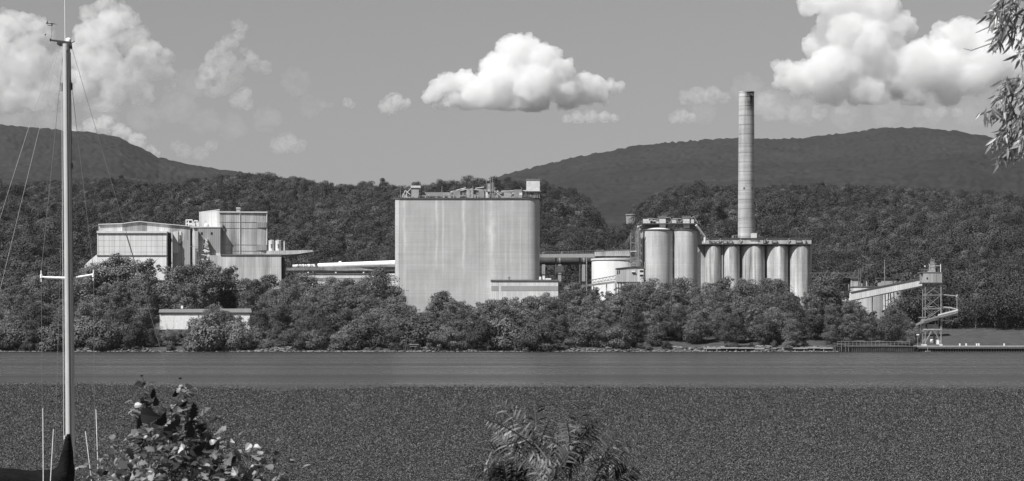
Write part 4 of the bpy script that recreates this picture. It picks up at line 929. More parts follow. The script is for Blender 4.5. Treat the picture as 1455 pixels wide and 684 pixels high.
part(sc_, 'enclosure', C_white2, lambda m: m.face_prism([(1208.6,427.2),(1208.6,416.4),(1310.6,396.6),(1311.4,405.8)], YQ, 3.2))
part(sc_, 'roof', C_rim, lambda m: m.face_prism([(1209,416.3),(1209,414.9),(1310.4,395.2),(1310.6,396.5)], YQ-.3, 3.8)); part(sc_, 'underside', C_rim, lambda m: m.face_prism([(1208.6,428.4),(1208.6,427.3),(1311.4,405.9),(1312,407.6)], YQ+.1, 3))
part(sc_, 'lower_chute', C_white, lambda m: m.face_prism([(1184,432),(1186,427.4),(1196,424),(1209,424.4),(1209,428),(1196,428.6)], YQ+2, 2.6))
def slegs(m):
    for a, b, c in ((1239.4,420,1239.4),(1257.6,415.6,1259),(1262.6,414.6,1259.6),(1265,414,1268),(1270,413,1272)):
        m.tube(PT(a,b,YQ+1.5), Vector((X(c,YQ+1.5), YQ+1.5, 6)), .22, n=6)
    m.ptube(1258, 428, 1270, 423, YQ+1.5, .14)
part(sc_, 'trestle', C_steel_d, slegs)
YW = 906.
lt = blk('loading_tower', 'steel lattice ship-loading tower with a cabin, standing on the dock', 'tower', 1327, 491, YW)
zd = 2.45
part(lt, 'cabin', surf('cabin_sheet', .34, .1, .3, 1, corr=.6, off=41), lambda m: m.pbox(1311.6, 1338.4, 387.6, 401.6, YW-.6, 6.8)); part(lt, 'cabin_hole', C_black, lambda m: m.pbox(1316.6, 1318.4, 394.4, 397, YW-.7, .2)); part(lt, 'cabin_floor', C_rim, lambda m: m.pbox(1310.4, 1339.4, 401.7, 403, YW-.9, 7.4))
part(lt, 'cabin_platform', C_steel, lambda m: [m.pbox(1308, 1339, 386.8, 387.5, YW-.8, 7.2), m.ptube(1309,383.6,1322,383.6,YW-.8,.08), m.pbox(1308, 1312.4, 388, 402, YW+1, 2)]+[m.ptube(a,383.4,a,387,YW-.8,.07,n=4) for a in range(1309,1340,4)])
part(lt, 'winch_house', C_mid, lambda m: [m.pbox(1321.4, 1328.4, 375.6, 384.6, YW+1, 2.4), m.pbox(1320, 1329.6, 384.7, 386.7, YW+.6, 3.2), m.pbox(1323, 1327, 370.6, 375.6, YW+1.5, 1.5)])
part(lt, 'winch_frame', C_steel, lambda m: [m.ptube(a,b,c,d,YW+1,.1) for a,b,c,d in ((1321,387,1322.6,369),(1329,387,1327.6,369),(1319,375.4,1331,375.4),(1320.4,380,1330,380),(1322,369,1328,369),(1324,369,1324,366),(1322,375,1328,370.6))])
part(lt, 'lamp_post', C_pipe, lambda m: [m.ptube(1336.6, 387, 1336.6, 375.6, YW, .16), m.ptube(1336.6,378,1329,378,YW,.08)]); part(lt, 'floodlight', C_pipe, lambda m: m.pbox(1313.4,1315.2,377.6,379.2,YW,.5)); part(lt, 'lamp_pole', C_steel, lambda m: m.ptube(1314.2,387,1314.2,379,YW,.06))
lx = [X(1314.6,YW), X(1337,YW)]; ly = [YW, YW+5.6]
for x in lx:
    for y in ly: part(lt, 'leg', C_mid if x == lx[1] and y == YW else C_steel, lambda m: m.box(x-.15, x+.15, y-.15, y+.15, zd, Z(403,YW)))
part(lt, 'leg_pad', C_slab, lambda m: [m.box(x-.55, x+.55, y-.55, y+.55, zd, zd+.5) for x in lx for y in ly])
lv = [403, 419.5, 439, 455, 469]
def lat(m):
    for y in ly:
        for i in range(len(lv)-1):
            if i == 3: continue
            m.tube((lx[0],y,Z(lv[i],YW)), (lx[1],y,Z(lv[i+1],YW)), .11, n=5); m.tube((lx[1],y,Z(lv[i],YW)), (lx[0],y,Z(lv[i+1],YW)), .11, n=5)
        xm = X(1325.6,YW)
        m.tube((xm,y,Z(467,YW)), (lx[0],y,zd+1), .2, n=6); m.tube((xm,y,Z(467,YW)), (lx[1],y,zd+1), .2, n=6)
    for b in lv[1:]:
        for y in ly: m.box(lx[0], lx[1], y-.14, y+.14, Z(b,YW)-.16, Z(b,YW)+.16)
        for x in lx: m.box(x-.12, x+.12, ly[0], ly[1], Z(b,YW)-.13, Z(b,YW)+.13)
part(lt, 'lattice', C_steel, lat)
part(lt, 'sheave_wheel', C_mid, lambda m: [m.path([(X(1325.6,YW)+2.6*math.cos(t)*1, YW+1.2, Z(413.5,YW)+2.3*math.sin(t)) for t in np.linspace(0, math.pi, 13)], [.25]*13, 6), m.path([(X(1325.6,YW)+1.7*math.cos(t), YW+1.2, Z(413.5,YW)+1.5*math.sin(t)) for t in np.linspace(0, math.pi, 9)], [.14]*9, 5)]+[m.ptube(1317.6,413.6,1334,413.6,YW+1.2,.2)])
part(lt, 'curved_rail', C_steel, lambda m: m.path([PT(1316,439,YW+1), PT(1321,436.4,YW+1), PT(1327,436,YW+1), PT(1334,438.6,YW+1)], [.2]*4, 6))
part(lt, 'platform', C_mid, lambda m: [m.pbox(1312, 1338, 467.4, 469.4, YW-.4, 6.6), m.pbox(1319, 1333, 461, 467.3, YW+.5, 3)])
part(lt, 'operator_box', C_steel, lambda m: [m.pbox(1309, 1314, 452, 469, YW-.3, 1.6), m.pbox(1307, 1316, 450.6, 452, YW-.5, 2.2), m.ptube(1304,465,1312,465,YW,.12), m.pbox(1310.4,1313,469,471.4,YW-.2,1)])
part(lt, 'upper_arm', C_mid, lambda m: [m.ptube(1338, 419, 1360, 421, YW+1, .22), m.ptube(1359.6, 419, 1360, 441, YW+1, .14), m.ptube(1358.6,423,1361,419,YW+1,.3)])
part(lt, 'middle_arm', C_mid, lambda m: m.path([PT(1339,437,YW+1), PT(1350,437.6,YW+1), PT(1361,440.6,YW+1)], [.38,.36,.34], 8))
def boom(m):
    m.face_prism([(1302,463),(1302,460.8),(1312,455),(1333,449),(1361,442.2),(1361,445),(1334,452),(1313,459)], YW-1.4, 1.2)
part(lt, 'loading_boom', C_steel, boom); part(lt, 'boom_cover', C_slab, lambda m: m.face_prism([(1333.6,448.8),(1333.6,447),(1361,439.8),(1361,442)], YW-1.5, 1.3)); part(lt, 'boom_frame', C_steel_d, lambda m: m.face_prism([(1313,460.4),(1313,456.6),(1334,450.6),(1334,454)], YW-1.55, 1.1))
part(lt, 'lower_arm', C_mid, lambda m: [m.path([PT(1337,452,YW), PT(1348,449,YW), PT(1361,447,YW)], [.3,.3,.28], 8), m.path([PT(1338,455,YW), PT(1352,456,YW), PT(1361,452.4,YW)], [.2,.2,.2], 6), m.ptube(1361,440,1361,454,YW,.14), m.ptube(1348,437,1352,454,YW+.6,.1)])
part(lt, 'ladder', C_steel, lambda m: [m.ptube(1337.6+q,403,1337.6+q,490,YW+3,.06,n=4) for q in (0,1.4)]+[m.ptube(1337.6,b,1339,b,YW+3,.05,n=4) for b in range(404,490,2)])
part(lt, 'cable_drum', C_pipe, lambda m: [m.tube(PT(1321.6,484.6,YW+2), PT(1325.6,484.6,YW+2), .75, n=14), m.pbox(1331,1334.6,483,489.6,YW+1.4,1)]); part(lt, 'hose', C_steel_d, lambda m: m.ptube(1327.6,489,1326.6,474,YW+2.4,.3))

# ---- dock
dk = blk('dock', 'long concrete dock deck on dark piles at the right end of the bank', 'dock', 1380, 492, 903.)
part(dk, 'deck', C_band, lambda m: m.box(X(1303,900), X(1600,900), 898.5, 909, 1.7, zd)); part(dk, 'fender_beam', C_steel_d, lambda m: m.box(X(1303,900), X(1600,900), 898.3, 898.49, 1.2, 1.95))
for a in np.arange(1304, 1480, 3.6): part(dk, 'pile', C_steel_d, lambda m: m.box(X(a,899)-.22, X(a,899)+.22, 898.8, 899.3, -2, 1.69))
part(dk, 'quay_wall', C_black, lambda m: m.box(X(1303,900), X(1600,900), 904, 904.4, -2, 1.69))
wf = blk('sheet_pile_wharf', 'rusty sheet-pile wharf with a rail, left of the loading tower', 'wharf', 1245, 496, 899.)
C_tar = plain('tarred_piling', .07, .8, var=.5, scale=.6)
def spw(m):
    a = 1186.
    while a < 1302: m.box(X(a,899), X(a+1.5,899), 898.6, 899.4, -2, 1.9); m.box(X(a+1.5,899), X(a+3,899), 898.95, 899.6, -2, 1.9); a += 3
part(wf, 'sheet_piles', C_tar, spw); part(wf, 'cap_beam', C_steel_d, lambda m: m.box(X(1184,899), X(1302.6,899), 898.4, 900.4, 1.9, 2.25)); part(wf, 'deck', C_band, lambda m: m.box(X(1186,900), X(1302.8,900), 900.4, 906, 1.8, 2.1))
part(wf, 'railing', C_steel, lambda m: [m.ptube(1190,485.6,1293,485.6,900.2,.08), m.ptube(1190,488,1293,488,900.2,.06)]+[m.tube((X(a,900.2),900.2,2.2), PT(a,485.6,900.2), .07, n=4) for a in np.arange(1190,1294,5.4)])
part(wf, 'tyre_fender', C_black, lambda m: m.path([(X(1301.6,898)+.85*math.cos(t), 898.1, .9+.85*math.sin(t)) for t in np.linspace(0, 2*math.pi, 19)], [.28]*19, 7)); part(wf, 'end_piles', C_steel_d, lambda m: [m.tube((X(a,898),898.2,-2), (X(a,898),898.2,2.5+R.uniform(-.4,.5)), .25) for a in (1184.6,1187,1196,1202,1206)])
for a, h_, lb in ((1364,3.2,'small white box on the dock deck right of the loading tower'),(1373,1.2,'tiny bollard light on the dock deck'),(1388,1.8,'left one of the two close white bollards at the middle of the dock'),(1391,2.0,'right one of the two close white bollards at the middle of the dock'),(1427,2.0,'lone white bollard near the right end of the dock')):
    b_ = thing('bollard', lb, 'bollard', (X(a,901), 901, zd), 'bollards on the dock'); part(b_, 'post', C_pipe, lambda m: m.lathe(X(a,901), 901, [(.34,zd),(.3,zd+.55)], 12)); part(b_, 'cap', C_pipe, lambda m: m.lathe(X(a,901), 901, [(.42,zd+.55),(.4,zd+.8)], 12))
dl = blk('dock_ladder_float', 'small pale float moored in the water below the loading tower', 'float', 1318, 502, 894.); part(dl, 'float_deck', C_band, lambda m: m.box(X(1315,894), X(1322,894), 893, 895, .05, .35)); part(dl, 'post', C_steel, lambda m: m.tube((X(1318,895.4),895.4,-1), (X(1318,895.4),895.4,2.2), .1)); part(dl, 'bumper', C_steel_d, lambda m: m.box(X(1315,894)+.1, X(1322,894)-.1, 892.8, 892.99, .0, .25))
lp = blk('lamp_standard', 'slim lamp standard on the bank just left of the loading tower', 'lamp post', 1304, 490, 906.); part(lp, 'post', C_steel, lambda m: m.tube((X(1304,906),906,2), PT(1304,476,906), .1)); part(lp, 'lamp_head', C_pipe, lambda m: m.pbox(1302.6,1306,475,476.6,905.6,.8))

oq = blk('old_quay', 'crumbling low concrete quay with a dark undercut face below the row of five silos', 'quay', 1095, 497, 899.)
def slab(a, b, t, dz=0.):
    part(oq, 'slab', C_band, lambda m: m.box(X(a,899), X(b,899), 898.4+dz, 902.5, Z(t+2.0,899), Z(t,899)))
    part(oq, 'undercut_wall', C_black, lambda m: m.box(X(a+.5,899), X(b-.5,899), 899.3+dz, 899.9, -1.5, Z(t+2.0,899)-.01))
for a, b, t in ((1001,1024,494.2),(1025,1049,493.6),(1050.5,1071,493.8),(1072,1086,494.6),(1126,1147,494),(1148,1164,493.4),(1165.5,1183,493.9)): slab(a, b, t, R.uniform(0,.3))
for a in (1004, 1019, 1033, 1046, 1060, 1075, 1130, 1143, 1157, 1171): part(oq, 'pile', C_band, lambda m: m.tube((X(a,898),898.9,-1.5), (X(a,898),898.9,Z(496,899)), .2, n=7))
# ---- little shed among the riverside trees, old jetty, hillside hut
YD = 943.
hs_ = blk('riverside_shed', 'long little white shed with garage doors, half hidden among the riverside trees', 'shed', 290, 462, YD)
part(hs_, 'wall', C_white, lambda m: m.pbox(227, 355, 444.4, 472, YD, 7)); part(hs_, 'roof', C_band, lambda m: m.face_prism([(225.4,444.3),(226.4,439.6),(356.6,438.6),(357.6,444.3)], YD-.7, 8.6))
for a, b in ((231.5,247),(250.5,268.5),(276,292),(298,314),(330,346)): part(hs_, 'garage_door', C_pipe, lambda m: m.pbox(a, b, 449, 470, YD-.08, .1))
part(hs_, 'fascia', C_steel_d, lambda m: m.pbox(227, 355, 444.5, 445.4, YD-.1, .1)); part(hs_, 'roof_vent', C_pipe, lambda m: m.pbox(257, 260, 434.6, 438.6, YD+3, .8))
jt = blk('old_jetty', 'small broken timber jetty on leaning piles at the water edge below the silo block', 'jetty', 588, 498, 898.)
part(jt, 'deck', C_band, lambda m: [m.pbox(582, 595, 489.4, 490.2, 897.4, 3), m.pbox(583, 593, 492, 492.6, 897.6, 2.6)])
part(jt, 'pile', C_steel_d, lambda m: [m.tube((X(a+R.uniform(-1,1),897),896.6+R.uniform(0,2.4),-1.5), (X(a,897),897+R.uniform(0,2.4),R.uniform(1.6,3.0)), .17, n=6) for a in np.arange(574, 598, 2.3)])
zh_ = h1(X(893,1500), 1500.)
hu = thing('hillside_hut', 'small white ruined hut alone on the wooded hillside above the white tank', 'hut', (X(895,1500), 1500, zh_))
part(hu, 'wall', C_band, lambda m: [m.pbox(890, 902, 306, 318, 1500, 4)]); part(hu, 'roof', C_band, lambda m: m.pbox(889.6, 902.4, 304.2, 305.9, 1499.6, 5)); part(hu, 'opening', C_dark, lambda m: [m.pbox(893.4, 899.6, 309.4, 318, 1499.9, .2)])

# ---- shoreline stones (uncountable) and the bare rocky ledge
def stones(name, label, n, gen, mat):
    V = []; Q = []
    base = np.array([[-1,-1,-.6],[1,-1,-.6],[1,1,-.6],[-1,1,-.6],[-.7,-.7,.7],[.7,-.7,.7],[.7,.7,.7],[-.7,.7,.7]])
    fq = np.array([[3,2,1,0],[4,5,6,7],[0,1,5,4],[1,2,6,5],[2,3,7,6],[3,0,4,7]])
    for i in range(n):
        x, y, z, s = gen(); b = base*RN.uniform(.6, 1.2, (8,3))*np.array([s*RN.uniform(.8,1.6), s, s*.6])
        a = RN.uniform(0, 6.28); c_, s_ = math.cos(a), math.sin(a)
        b = np.stack([b[:,0]*c_-b[:,1]*s_, b[:,0]*s_+b[:,1]*c_, b[:,2]], 1)+np.array([x, y, z])
        Q.append(fq+8*i); V.append(b)
    o = link(bpy.data.objects.new(name, np_mesh(name, np.concatenate(V), np.concatenate(Q), mat))); tag(o, label, 'rocks', kind='stuff')
k = N('bank_stone'); g_ = k.n('NewGeometry'); k.principled(k.math('MULTIPLY', k.mapr(g_.outputs['Random Per Island'], 0, 1, .3, 1.4), .17), .95, .1); M_stone = k.m
def gen1():
    p = RN.uniform(-30, 1190); y = 898.5+RN.uniform(-1.5, 3.0); x = X(p, y); return x, y, max(h1(x, y), -.1)+.15, RN.uniform(.25, .75)*(1.3 if 330 < p < 620 else .85)
stones('shore_stones', 'line of pale broken stones along the far water edge', 2600, gen1, M_stone)
def gen2():
    p = RN.uniform(958, 1182); y = 901+RN.uniform(-2, 6); x = X(p, y); return x, y, h1(x, y)+RN.uniform(-.2,.2), RN.uniform(.3, .9)
stones('rock_ledge', 'pale stony ledge at the water edge below the five silos', 520, gen2, M_stone)
# ---------------------------------------------------------------- sailboat (only its mast, boom and rigging rise into the picture)
YBt = 40.
M_mast = plain('mast_aluminium', .50, .42, .1, .08, 3); M_wire = plain('rigging_wire', .20, .5, .2); M_rope = plain('white_rope', .5, .8); M_cover = N('black_sail_cover')
M_cover.principled(M_cover.mapr(M_cover.noise((3,3,3), 4), .3, .7, .005, .012), .9, .08, M_cover.noise((2.5,2.5,6), 4, .6, 1.2), .9, .06); M_cover = M_cover.m
M_gel = plain('white_gelcoat', .75, .3); M_whip = plain('white_fibreglass', .85, .5); M_fit = plain('dark_fitting', .05, .5)
bt = thing('sailboat', 'sailboat with tall grey mast, white spreaders and black sail cover in the left foreground', 'sailboat', (X(99,YBt), YBt, 0))
xb = X(99, YBt)
def mpt(y): return PT(94.2+(y-60)/(620-60)*5.0, y, YBt)       # mast axis leans slightly
def mast(m):
    n = 26; p0, p1 = mpt(700), mpt(63)
    ring = [(math.cos(t)*.078*(1 if math.cos(t) > -.3 else .95), math.sin(t)*.115) for t in [2*math.pi*i/n for i in range(n)]]
    m.add([(p0.x+a, p0.y+b, p0.z) for a, b in ring]+[(p1.x+a*.86, p1.y+b*.86, p1.z) for a, b in ring], [(i,(i+1)%n,(i+1)%n+n,i+n) for i in range(n)]+[tuple(range(n-1,-1,-1)), tuple(range(n,2*n))])
ms = part(bt, 'mast', M_mast, mast, True)
def track(m):
    a, b = mpt(640), mpt(72)
    for dx, w in ((.035,.016),):
        m.add([(a.x+dx-w,a.y-.112,a.z),(a.x+dx+w,a.y-.107,a.z),(a.x+dx+w,a.y-.07,a.z),(a.x+dx-w,a.y-.07,a.z),(b.x+dx-w,b.y-.1,b.z),(b.x+dx+w,b.y-.095,b.z),(b.x+dx+w,b.y-.06,b.z),(b.x+dx-w,b.y-.06,b.z)],
              [(3,2,1,0),(4,5,6,7),(0,1,5,4),(1,2,6,5),(2,3,7,6),(3,0,4,7)])
part(bt, 'sail_track', M_fit, track)
part(bt, 'halyard', M_rope, lambda m: [m.tube(mpt(625)+Vector((-.095,-.06,0)), mpt(75)+Vector((-.075,-.05,0)), .006, n=5)])
part(bt, 'halyard', M_wire, lambda m: [m.tube(mpt(625)+Vector((.10,-.06,0)), mpt(75)+Vector((.082,-.05,0)), .008, n=5), m.tube(mpt(625)+Vector((.066,-.118,0)), mpt(75)+Vector((.05,-.11,0)), .005, n=5)])
def tri(m, pts, Y, dep): m.face_prism(pts, Y, dep)
part(bt, 'masthead_crane', M_fit, lambda m: [m.face_prism([(81.5,59.4),(71.2,57.8),(71.2,56),(82,57.2),(100.4,59.4),(101.6,66),(98.6,66.5),(98,79.5),(93.5,80),(93,68),(90.2,68),(90,77),(89.4,66),(83.2,64.6),(81.5,62)], YBt-.05, .07), m.pbox(70.6,72.2,55,58.8,YBt-.05,.05), m.ptube(101,61.6,106.2,58.8,YBt,.008), m.ptube(100.4,62,101.6,70,YBt,.02)])
part(bt, 'sheave', M_fit, lambda m: m.tube(PT(84.2,62.5,YBt)+Vector((0,-.06,0)), PT(84.2,62.5,YBt)+Vector((0,.06,0)), .032, n=14))
part(bt, 'masthead_light', M_whip, lambda m: m.lathe(X(97.5,YBt), YBt, [(.045,Z(60,YBt)),(.05,Z(56.5,YBt)),(.035,Z(54.6,YBt)),(.005,Z(53.8,YBt))], 14), True)
part(bt, 'whip_antenna', M_whip, lambda m: m.tube(PT(92.6,66,YBt), PT(91.8,-30,YBt), .0085, .005, n=6))
part(bt, 'wind_vane', M_fit, lambda m: [m.face_prism([(65.3,34.2),(66.4,31.6),(66.8,28.8),(67.8,31.4),(69.2,33.2),(74,33),(82,35),(74,34.4),(68,34)], YBt, .012), m.ptube(67,35.8,73.6,36.4,YBt,.006), m.pbox(72.8,74.4,33.4,36.8,YBt-.01,.03), m.ptube(64,50.4,65,48.4,YBt,.012)])
part(bt, 'vane_stem', M_wire, lambda m: [m.ptube(73.6,36,73.3,52,YBt,.004), m.ptube(73.3,52,71.6,57,YBt,.005)])
def spr(sgn):
    def f(m):
        if sgn < 0: a, b, c = (93.5,395.4), (62,394.2), (59,393.4)
        else: a, b, c = (101,396), (130,390.8), (133,389.8)
        m.add_taper = None
        m.tube(PT(*a,YBt), PT(*b,YBt), .026, .017, 8); m.tube(PT(*b,YBt), PT(*c,YBt), .019, .022, 8)
    return f
for sg, (tx, t0, t1) in ((-1, (58.7,384.6,401)), (1, (132.6,383.6,399))):
    s_ = part(bt, 'spreader', M_whip, spr(sg)); part(s_, 'spreader_boot', M_whip, lambda m: [m.ptube(tx+(.4 if sg > 0 else -.2), t0, tx, t1, YBt, .012), m.ptube(tx, (t0+t1)/2-2.6, tx, (t0+t1)/2+2.6, YBt, .026)])
for a, b, c, d, r in ((96,72,133,386,.0045),(133,399,134.5,640,.0045),(90,72,58.6,386,.0045),(58.6,400,60.5,640,.0045),(88,300,78,640,.0035),(101.5,66,240,536,.0042),(240,536,262,610,.0042),(87.5,118,87.5,130,.02),(101.6,118,101.6,128,.02),(101.8,232,101.8,240,.022)):
    part(bt, 'shroud' if r < .01 else 'turnbuckle', M_wire if r < .01 else M_fit, lambda m: m.ptube(a,b,c,d,YBt,r,n=5))
for pts in (((84,66),(71,121),(63,154),(37,260),(0,412),(-20,500)), ((82,68),(46,165),(15,262),(-12,350))):
    part(bt, 'topping_lift', M_rope, lambda m: m.path([PT(p[0], p[1], YBt) for p in pts], [.0032]*len(pts), 5))
def cover(m):
    # sail bundle along the boom, rising to the mast: closed loft of creased sections
    sec = [(-260,676,46,40),(-120,674,44,36),(-40,672,40,34),(0,673,38,30),(20,674,36,30),(40,676.5,34,28),(60,677,34,28),(78,676,34,26),(88,668,36,22),(93,652,30,16),(97,640,18,13),(99.5,628,8.4,7.4),(100,617.5,6.8,6.6)]
    return sec
def coverm(m):
    rng = np.random.default_rng(5); prev = None; n = 20
    top = [(-300,664),(-40,664),(0,664.5),(14,666.4),(30,667.6),(44,667.8),(58,668.4),(70,668),(78,666),(84,660),(87,648),(90,636),(93,622),(95,616.6)]
    bot = [(-300,716),(-40,712),(0,710),(14,710),(30,709),(44,708),(58,708),(70,712),(82,720),(96,720),(105.6,700),(106,672),(105.2,640),(103.6,616.4)]
    for i, (t, b) in enumerate(zip(top, bot)):
        P, Q_ = PT(t[0],t[1],YBt), PT(b[0],b[1],YBt); c = (P+Q_)/2; ax = (P-Q_)/2; w = max(ax.length*.8, .1) if i < 9 else .13+.25*(13-i)/5
        ring = []
        for j in range(n):
            a = 2*math.pi*j/n; k_ = 1+(.05*math.sin(3*a+i*2.1)+rng.normal(0, .022))*(1 if 0 < i < 13 else 0)
            ring.append(c+ax*math.cos(a)*k_+Vector((0,1,0))*math.sin(a)*w*k_)
        k0 = len(m.v); m.v += [tuple(v) for v in ring]
        if prev is not None: m.f += [(prev+j, prev+(j+1)%n, k0+(j+1)%n, k0+j) for j in range(n)]
        else: m.f.append(tuple(range(k0, k0+n)))
        prev = k0
    m.f.append(tuple(range(prev+n-1, prev-1, -1)))
cv_ = part(bt, 'sail_cover', M_cover, coverm, True)
part(cv_, 'cover_lacing', M_rope, lambda m: [m.tube(PT(93.6,619+i*1.6,YBt)+Vector((0,-.14,0)), PT(94.6,620+i*1.6,YBt)+Vector((0,-.15,0)), .009, n=5) for i in range(3)])
part(bt, 'boom', M_mast, lambda m: m.tube((X(-420,YBt),YBt,Z(700,YBt)), (X(92,YBt),YBt,Z(704,YBt)), .075, n=12), True)
for (a,b,c,d) in ((61,580,61.6,690),(76,610,71.4,690),(121.4,613,131,690),(136.4,582,140.4,700)): part(bt, 'boat_rod', M_whip, lambda m: m.ptube(a,b,c,d,YBt-1,.008,n=6))
def hull(m):
    prof = [(-4.2,.0,.05),(-4.0,1.0,.1),(-2.5,1.45,0),(0,1.6,0),(2.2,1.3,.05),(3.6,.6,.15),(4.3,.03,.25)]
    ks = []
    for (t, hw, lift) in prof:
        k0 = len(m.v); ks.append(k0); x = xb-1.6+t*.98; y = YBt+t*.2
        m.v += [(x,y-hw,1.15+lift),(x,y-hw*.95,.4),(x,y-hw*.4,-.45),(x,y+hw*.4,-.45),(x,y+hw*.95,.4),(x,y+hw,1.15+lift),(x,y+hw*.3,1.25+lift),(x,y-hw*.3,1.25+lift)]
    for a, b in zip(ks, ks[1:]): m.f += [(a+j, a+(j+1)%8, b+(j+1)%8, b+j) for j in range(8)]
    m.f += [tuple(ks[0]+j for j in range(7,-1,-1)), tuple(ks[-1]+j for j in range(8))]
part(bt, 'hull', M_gel, hull, True)
part(bt, 'cabin_top', M_gel, lambda m: m.box(xb-2.2, xb+.6, YBt-.8, YBt+.8, 1.2, 1.5))
part(bt, 'mast_step', M_mast, lambda m: m.lathe(xb, YBt, [(.09,1.3),(.085,Z(699,YBt))], 16))

# ---------------------------------------------------------------- foreground shrubs, out of focus
class Leaves:
    def __init__(s): s.V = []; s.F = []
    def add(s, pts2d, o, d, up, size, curl=.15, fold=.2):
        """flat outline pts2d (u along the leaf, v across) placed at o along d; every leaf is a fan of triangles about its midrib"""
        d = d.normalized(); w = d.cross(up)
        if w.length < .05: w = d.cross(Vector((1,0,0)))
        w.normalize(); nn = w.cross(d)
        k0 = len(s.V)
        for u, v in pts2d: s.V.append(tuple(o+d*(u*size)+w*(v*size)+nn*(-curl*u*u*size+fold*abs(v)*size)))
        return k0
    def leaf(s, outline, *a, **k):
        # outline: half outline [(u,v>=0)...]; mirrored, with midrib vertices
        n = len(outline); pts = [(u,0) for u, v in outline]+[(u,v) for u, v in outline]+[(u,-v) for u, v in outline]
        k0 = s.add(pts, *a, **k)
        for i in range(n-1): s.F.append((k0+i,k0+i+1,k0+n+i+1,k0+n+i)); s.F.append((k0+i,k0+2*n+i,k0+2*n+i+1,k0+i+1))
    def build(s, name, mat, parent):
        org = parent_world(parent); me = bpy.data.meshes.new(name); me.from_pydata([(v[0]-org.x,v[1]-org.y,v[2]-org.z) for v in s.V], [], s.F); me.materials.append(mat)
        o = link(bpy.data.objects.new(name, me)); o.parent = parent; return o
OAK = [(i/22, max(.33*math.sin(math.pi*min(i/22,.999)**.85)**.7*(1+.30*math.sin(i*1.45)), .008)) for i in range(23)]
VINE = [(0,.02),(.03,.20),(.08,.32),(.15,.38),(.22,.34),(.30,.40),(.38,.42),(.46,.34),(.54,.32),(.62,.28),(.70,.19),(.80,.14),(.90,.07),(1,0)]
LANCE = [(0,.01),(.15,.07),(.4,.10),(.65,.08),(.85,.04),(1,0)]
M_lf1 = leafmat('bush_leaf', .17, .75, .30, 0, .05); M_lf2 = leafmat('sumac_leaflet', .13, .6, .30, 0, .03); M_lf3 = leafmat('hanging_leaf', .32, .55, .40, 0, .06); M_tw = plain('twig', .09, .9); M_lfd = leafmat('dark_shaded_leaf', .038, .3, .05, 0, .0)  # darkest tone paints shaded, turned-away bush leaves; sumac's dark fronds share it
def rv(s=1): return Vector((R.gauss(0,s), R.gauss(0,s), R.gauss(0,s)))
YG = 10.
def bush():
    b = thing('leafy_bush', 'leafy bush with broad lobed leaves in the foreground, right of the mast foot', 'bush', (X(262,YG), YG, 2.75))
    L = Leaves(); D_ = Leaves(); T = MB(); base = Vector((X(262,YG), YG, 2.7))
    tips = [(201,540,.0,1),(263,549,.1,1),(246,566,-.1,1),(190,575,.2,.9),(284,592,0,1),(300,606,.15,.9),(322,612,-.1,.8),(172,634,.2,.9),(150,650,0,.8),(230,600,.2,.9),(218,622,-.25,1),(262,628,-.3,1),(338,650,.2,.7),(374,640,.2,.6),(381,645,0,.5),
            (345,668,-.1,.8),(400,668,.1,.6),(415,680,.1,.5),(300,650,-.3,1),(196,655,-.3,.9),(170,672,-.1,.8),(240,660,-.4,1),(272,670,-.4,1),(318,672,-.4,.9),(130,668,.1,.6),(355,662,.0,.8),(210,676,-.4,1),(150,680,-.3,.8),(290,640,.3,.9),(250,640,.4,.9),(325,655,.4,.8),(184,640,.4,.8),(120,682,0,.5),(370,682,.2,.7)]
    for a, c, dy, s in tips:
        tip = PT(a, c, YG+dy); tip.y = YG+dy; mid = base.lerp(tip, .55)+Vector((0,0,.12))+rv(.04)
        pts = [base+rv(.06), mid, mid.lerp(tip, .6)+rv(.015), tip]
        T.path(pts, [.012,.006,.004,.0015], 5)
        nl = int(125*s)
        for i in range(nl):
            t = 1-(i/nl)**1.3*.8; p = (mid.lerp(tip, (t-.5)*2) if t > .5 else base.lerp(mid, t*2))
            spread = .012+.05*(1-t)+ (.03 if c > 600 else 0); o = p+rv(spread)
            d = Vector((R.gauss(0,1), R.gauss(0,.9), R.uniform(-.5,.9))); sz = R.uniform(.035,.075)*(.6 if t > .93 else 1)
            L.leaf(R.choice([OAK,VINE,VINE]), o, d, Vector((R.gauss(0,.6),R.gauss(0,.6),1)), sz, curl=R.uniform(-.1,.5), fold=R.uniform(0,.4))
    for a, c, dy, sz, ang in ((214,592,-.35,.12,-.2),(232,596,-.3,.09,.9),(200,600,-.3,.085,-1.6),(246,606,-.35,.11,.4),(272,612,-.35,.085,1.2),(222,570,-.1,.06,1.4),(276,585,-.2,.095,1.25),(262,575,-.1,.05,.5),(250,560,0,.05,.9),
                           (186,644,-.4,.07,-1.0),(286,636,-.4,.09,.5),(300,630,-.3,.08,1.3),(280,642,-.4,.08,-.4),(330,655,-.3,.07,.6),(256,538,0,.02,0),(202,534,0,.02,.3),(205,545,0,.03,1.5),(218,560,-.1,.06,1.2),(240,618,-.3,.08,-.7),(380,643,.1,.035,-.3),(372,642,.1,.03,1.5),
                           (150,672,-.2,.05,.2),(262,660,-.4,.08,.8),(200,628,-.2,.05,.4),(186,664,-.3,.05,-1)):
        sz *= .78; d = Vector((math.cos(ang), -.35, math.sin(ang))); o = PT(a, c, YG+dy)-d*sz*.5
        D_.leaf(OAK if R.random() < .5 else VINE, o, d, Vector((.9+R.gauss(0,.15),-.75,-.35+R.gauss(0,.1))), sz, curl=.25, fold=.1)
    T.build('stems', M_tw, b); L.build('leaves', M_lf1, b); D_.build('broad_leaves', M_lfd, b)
bush()
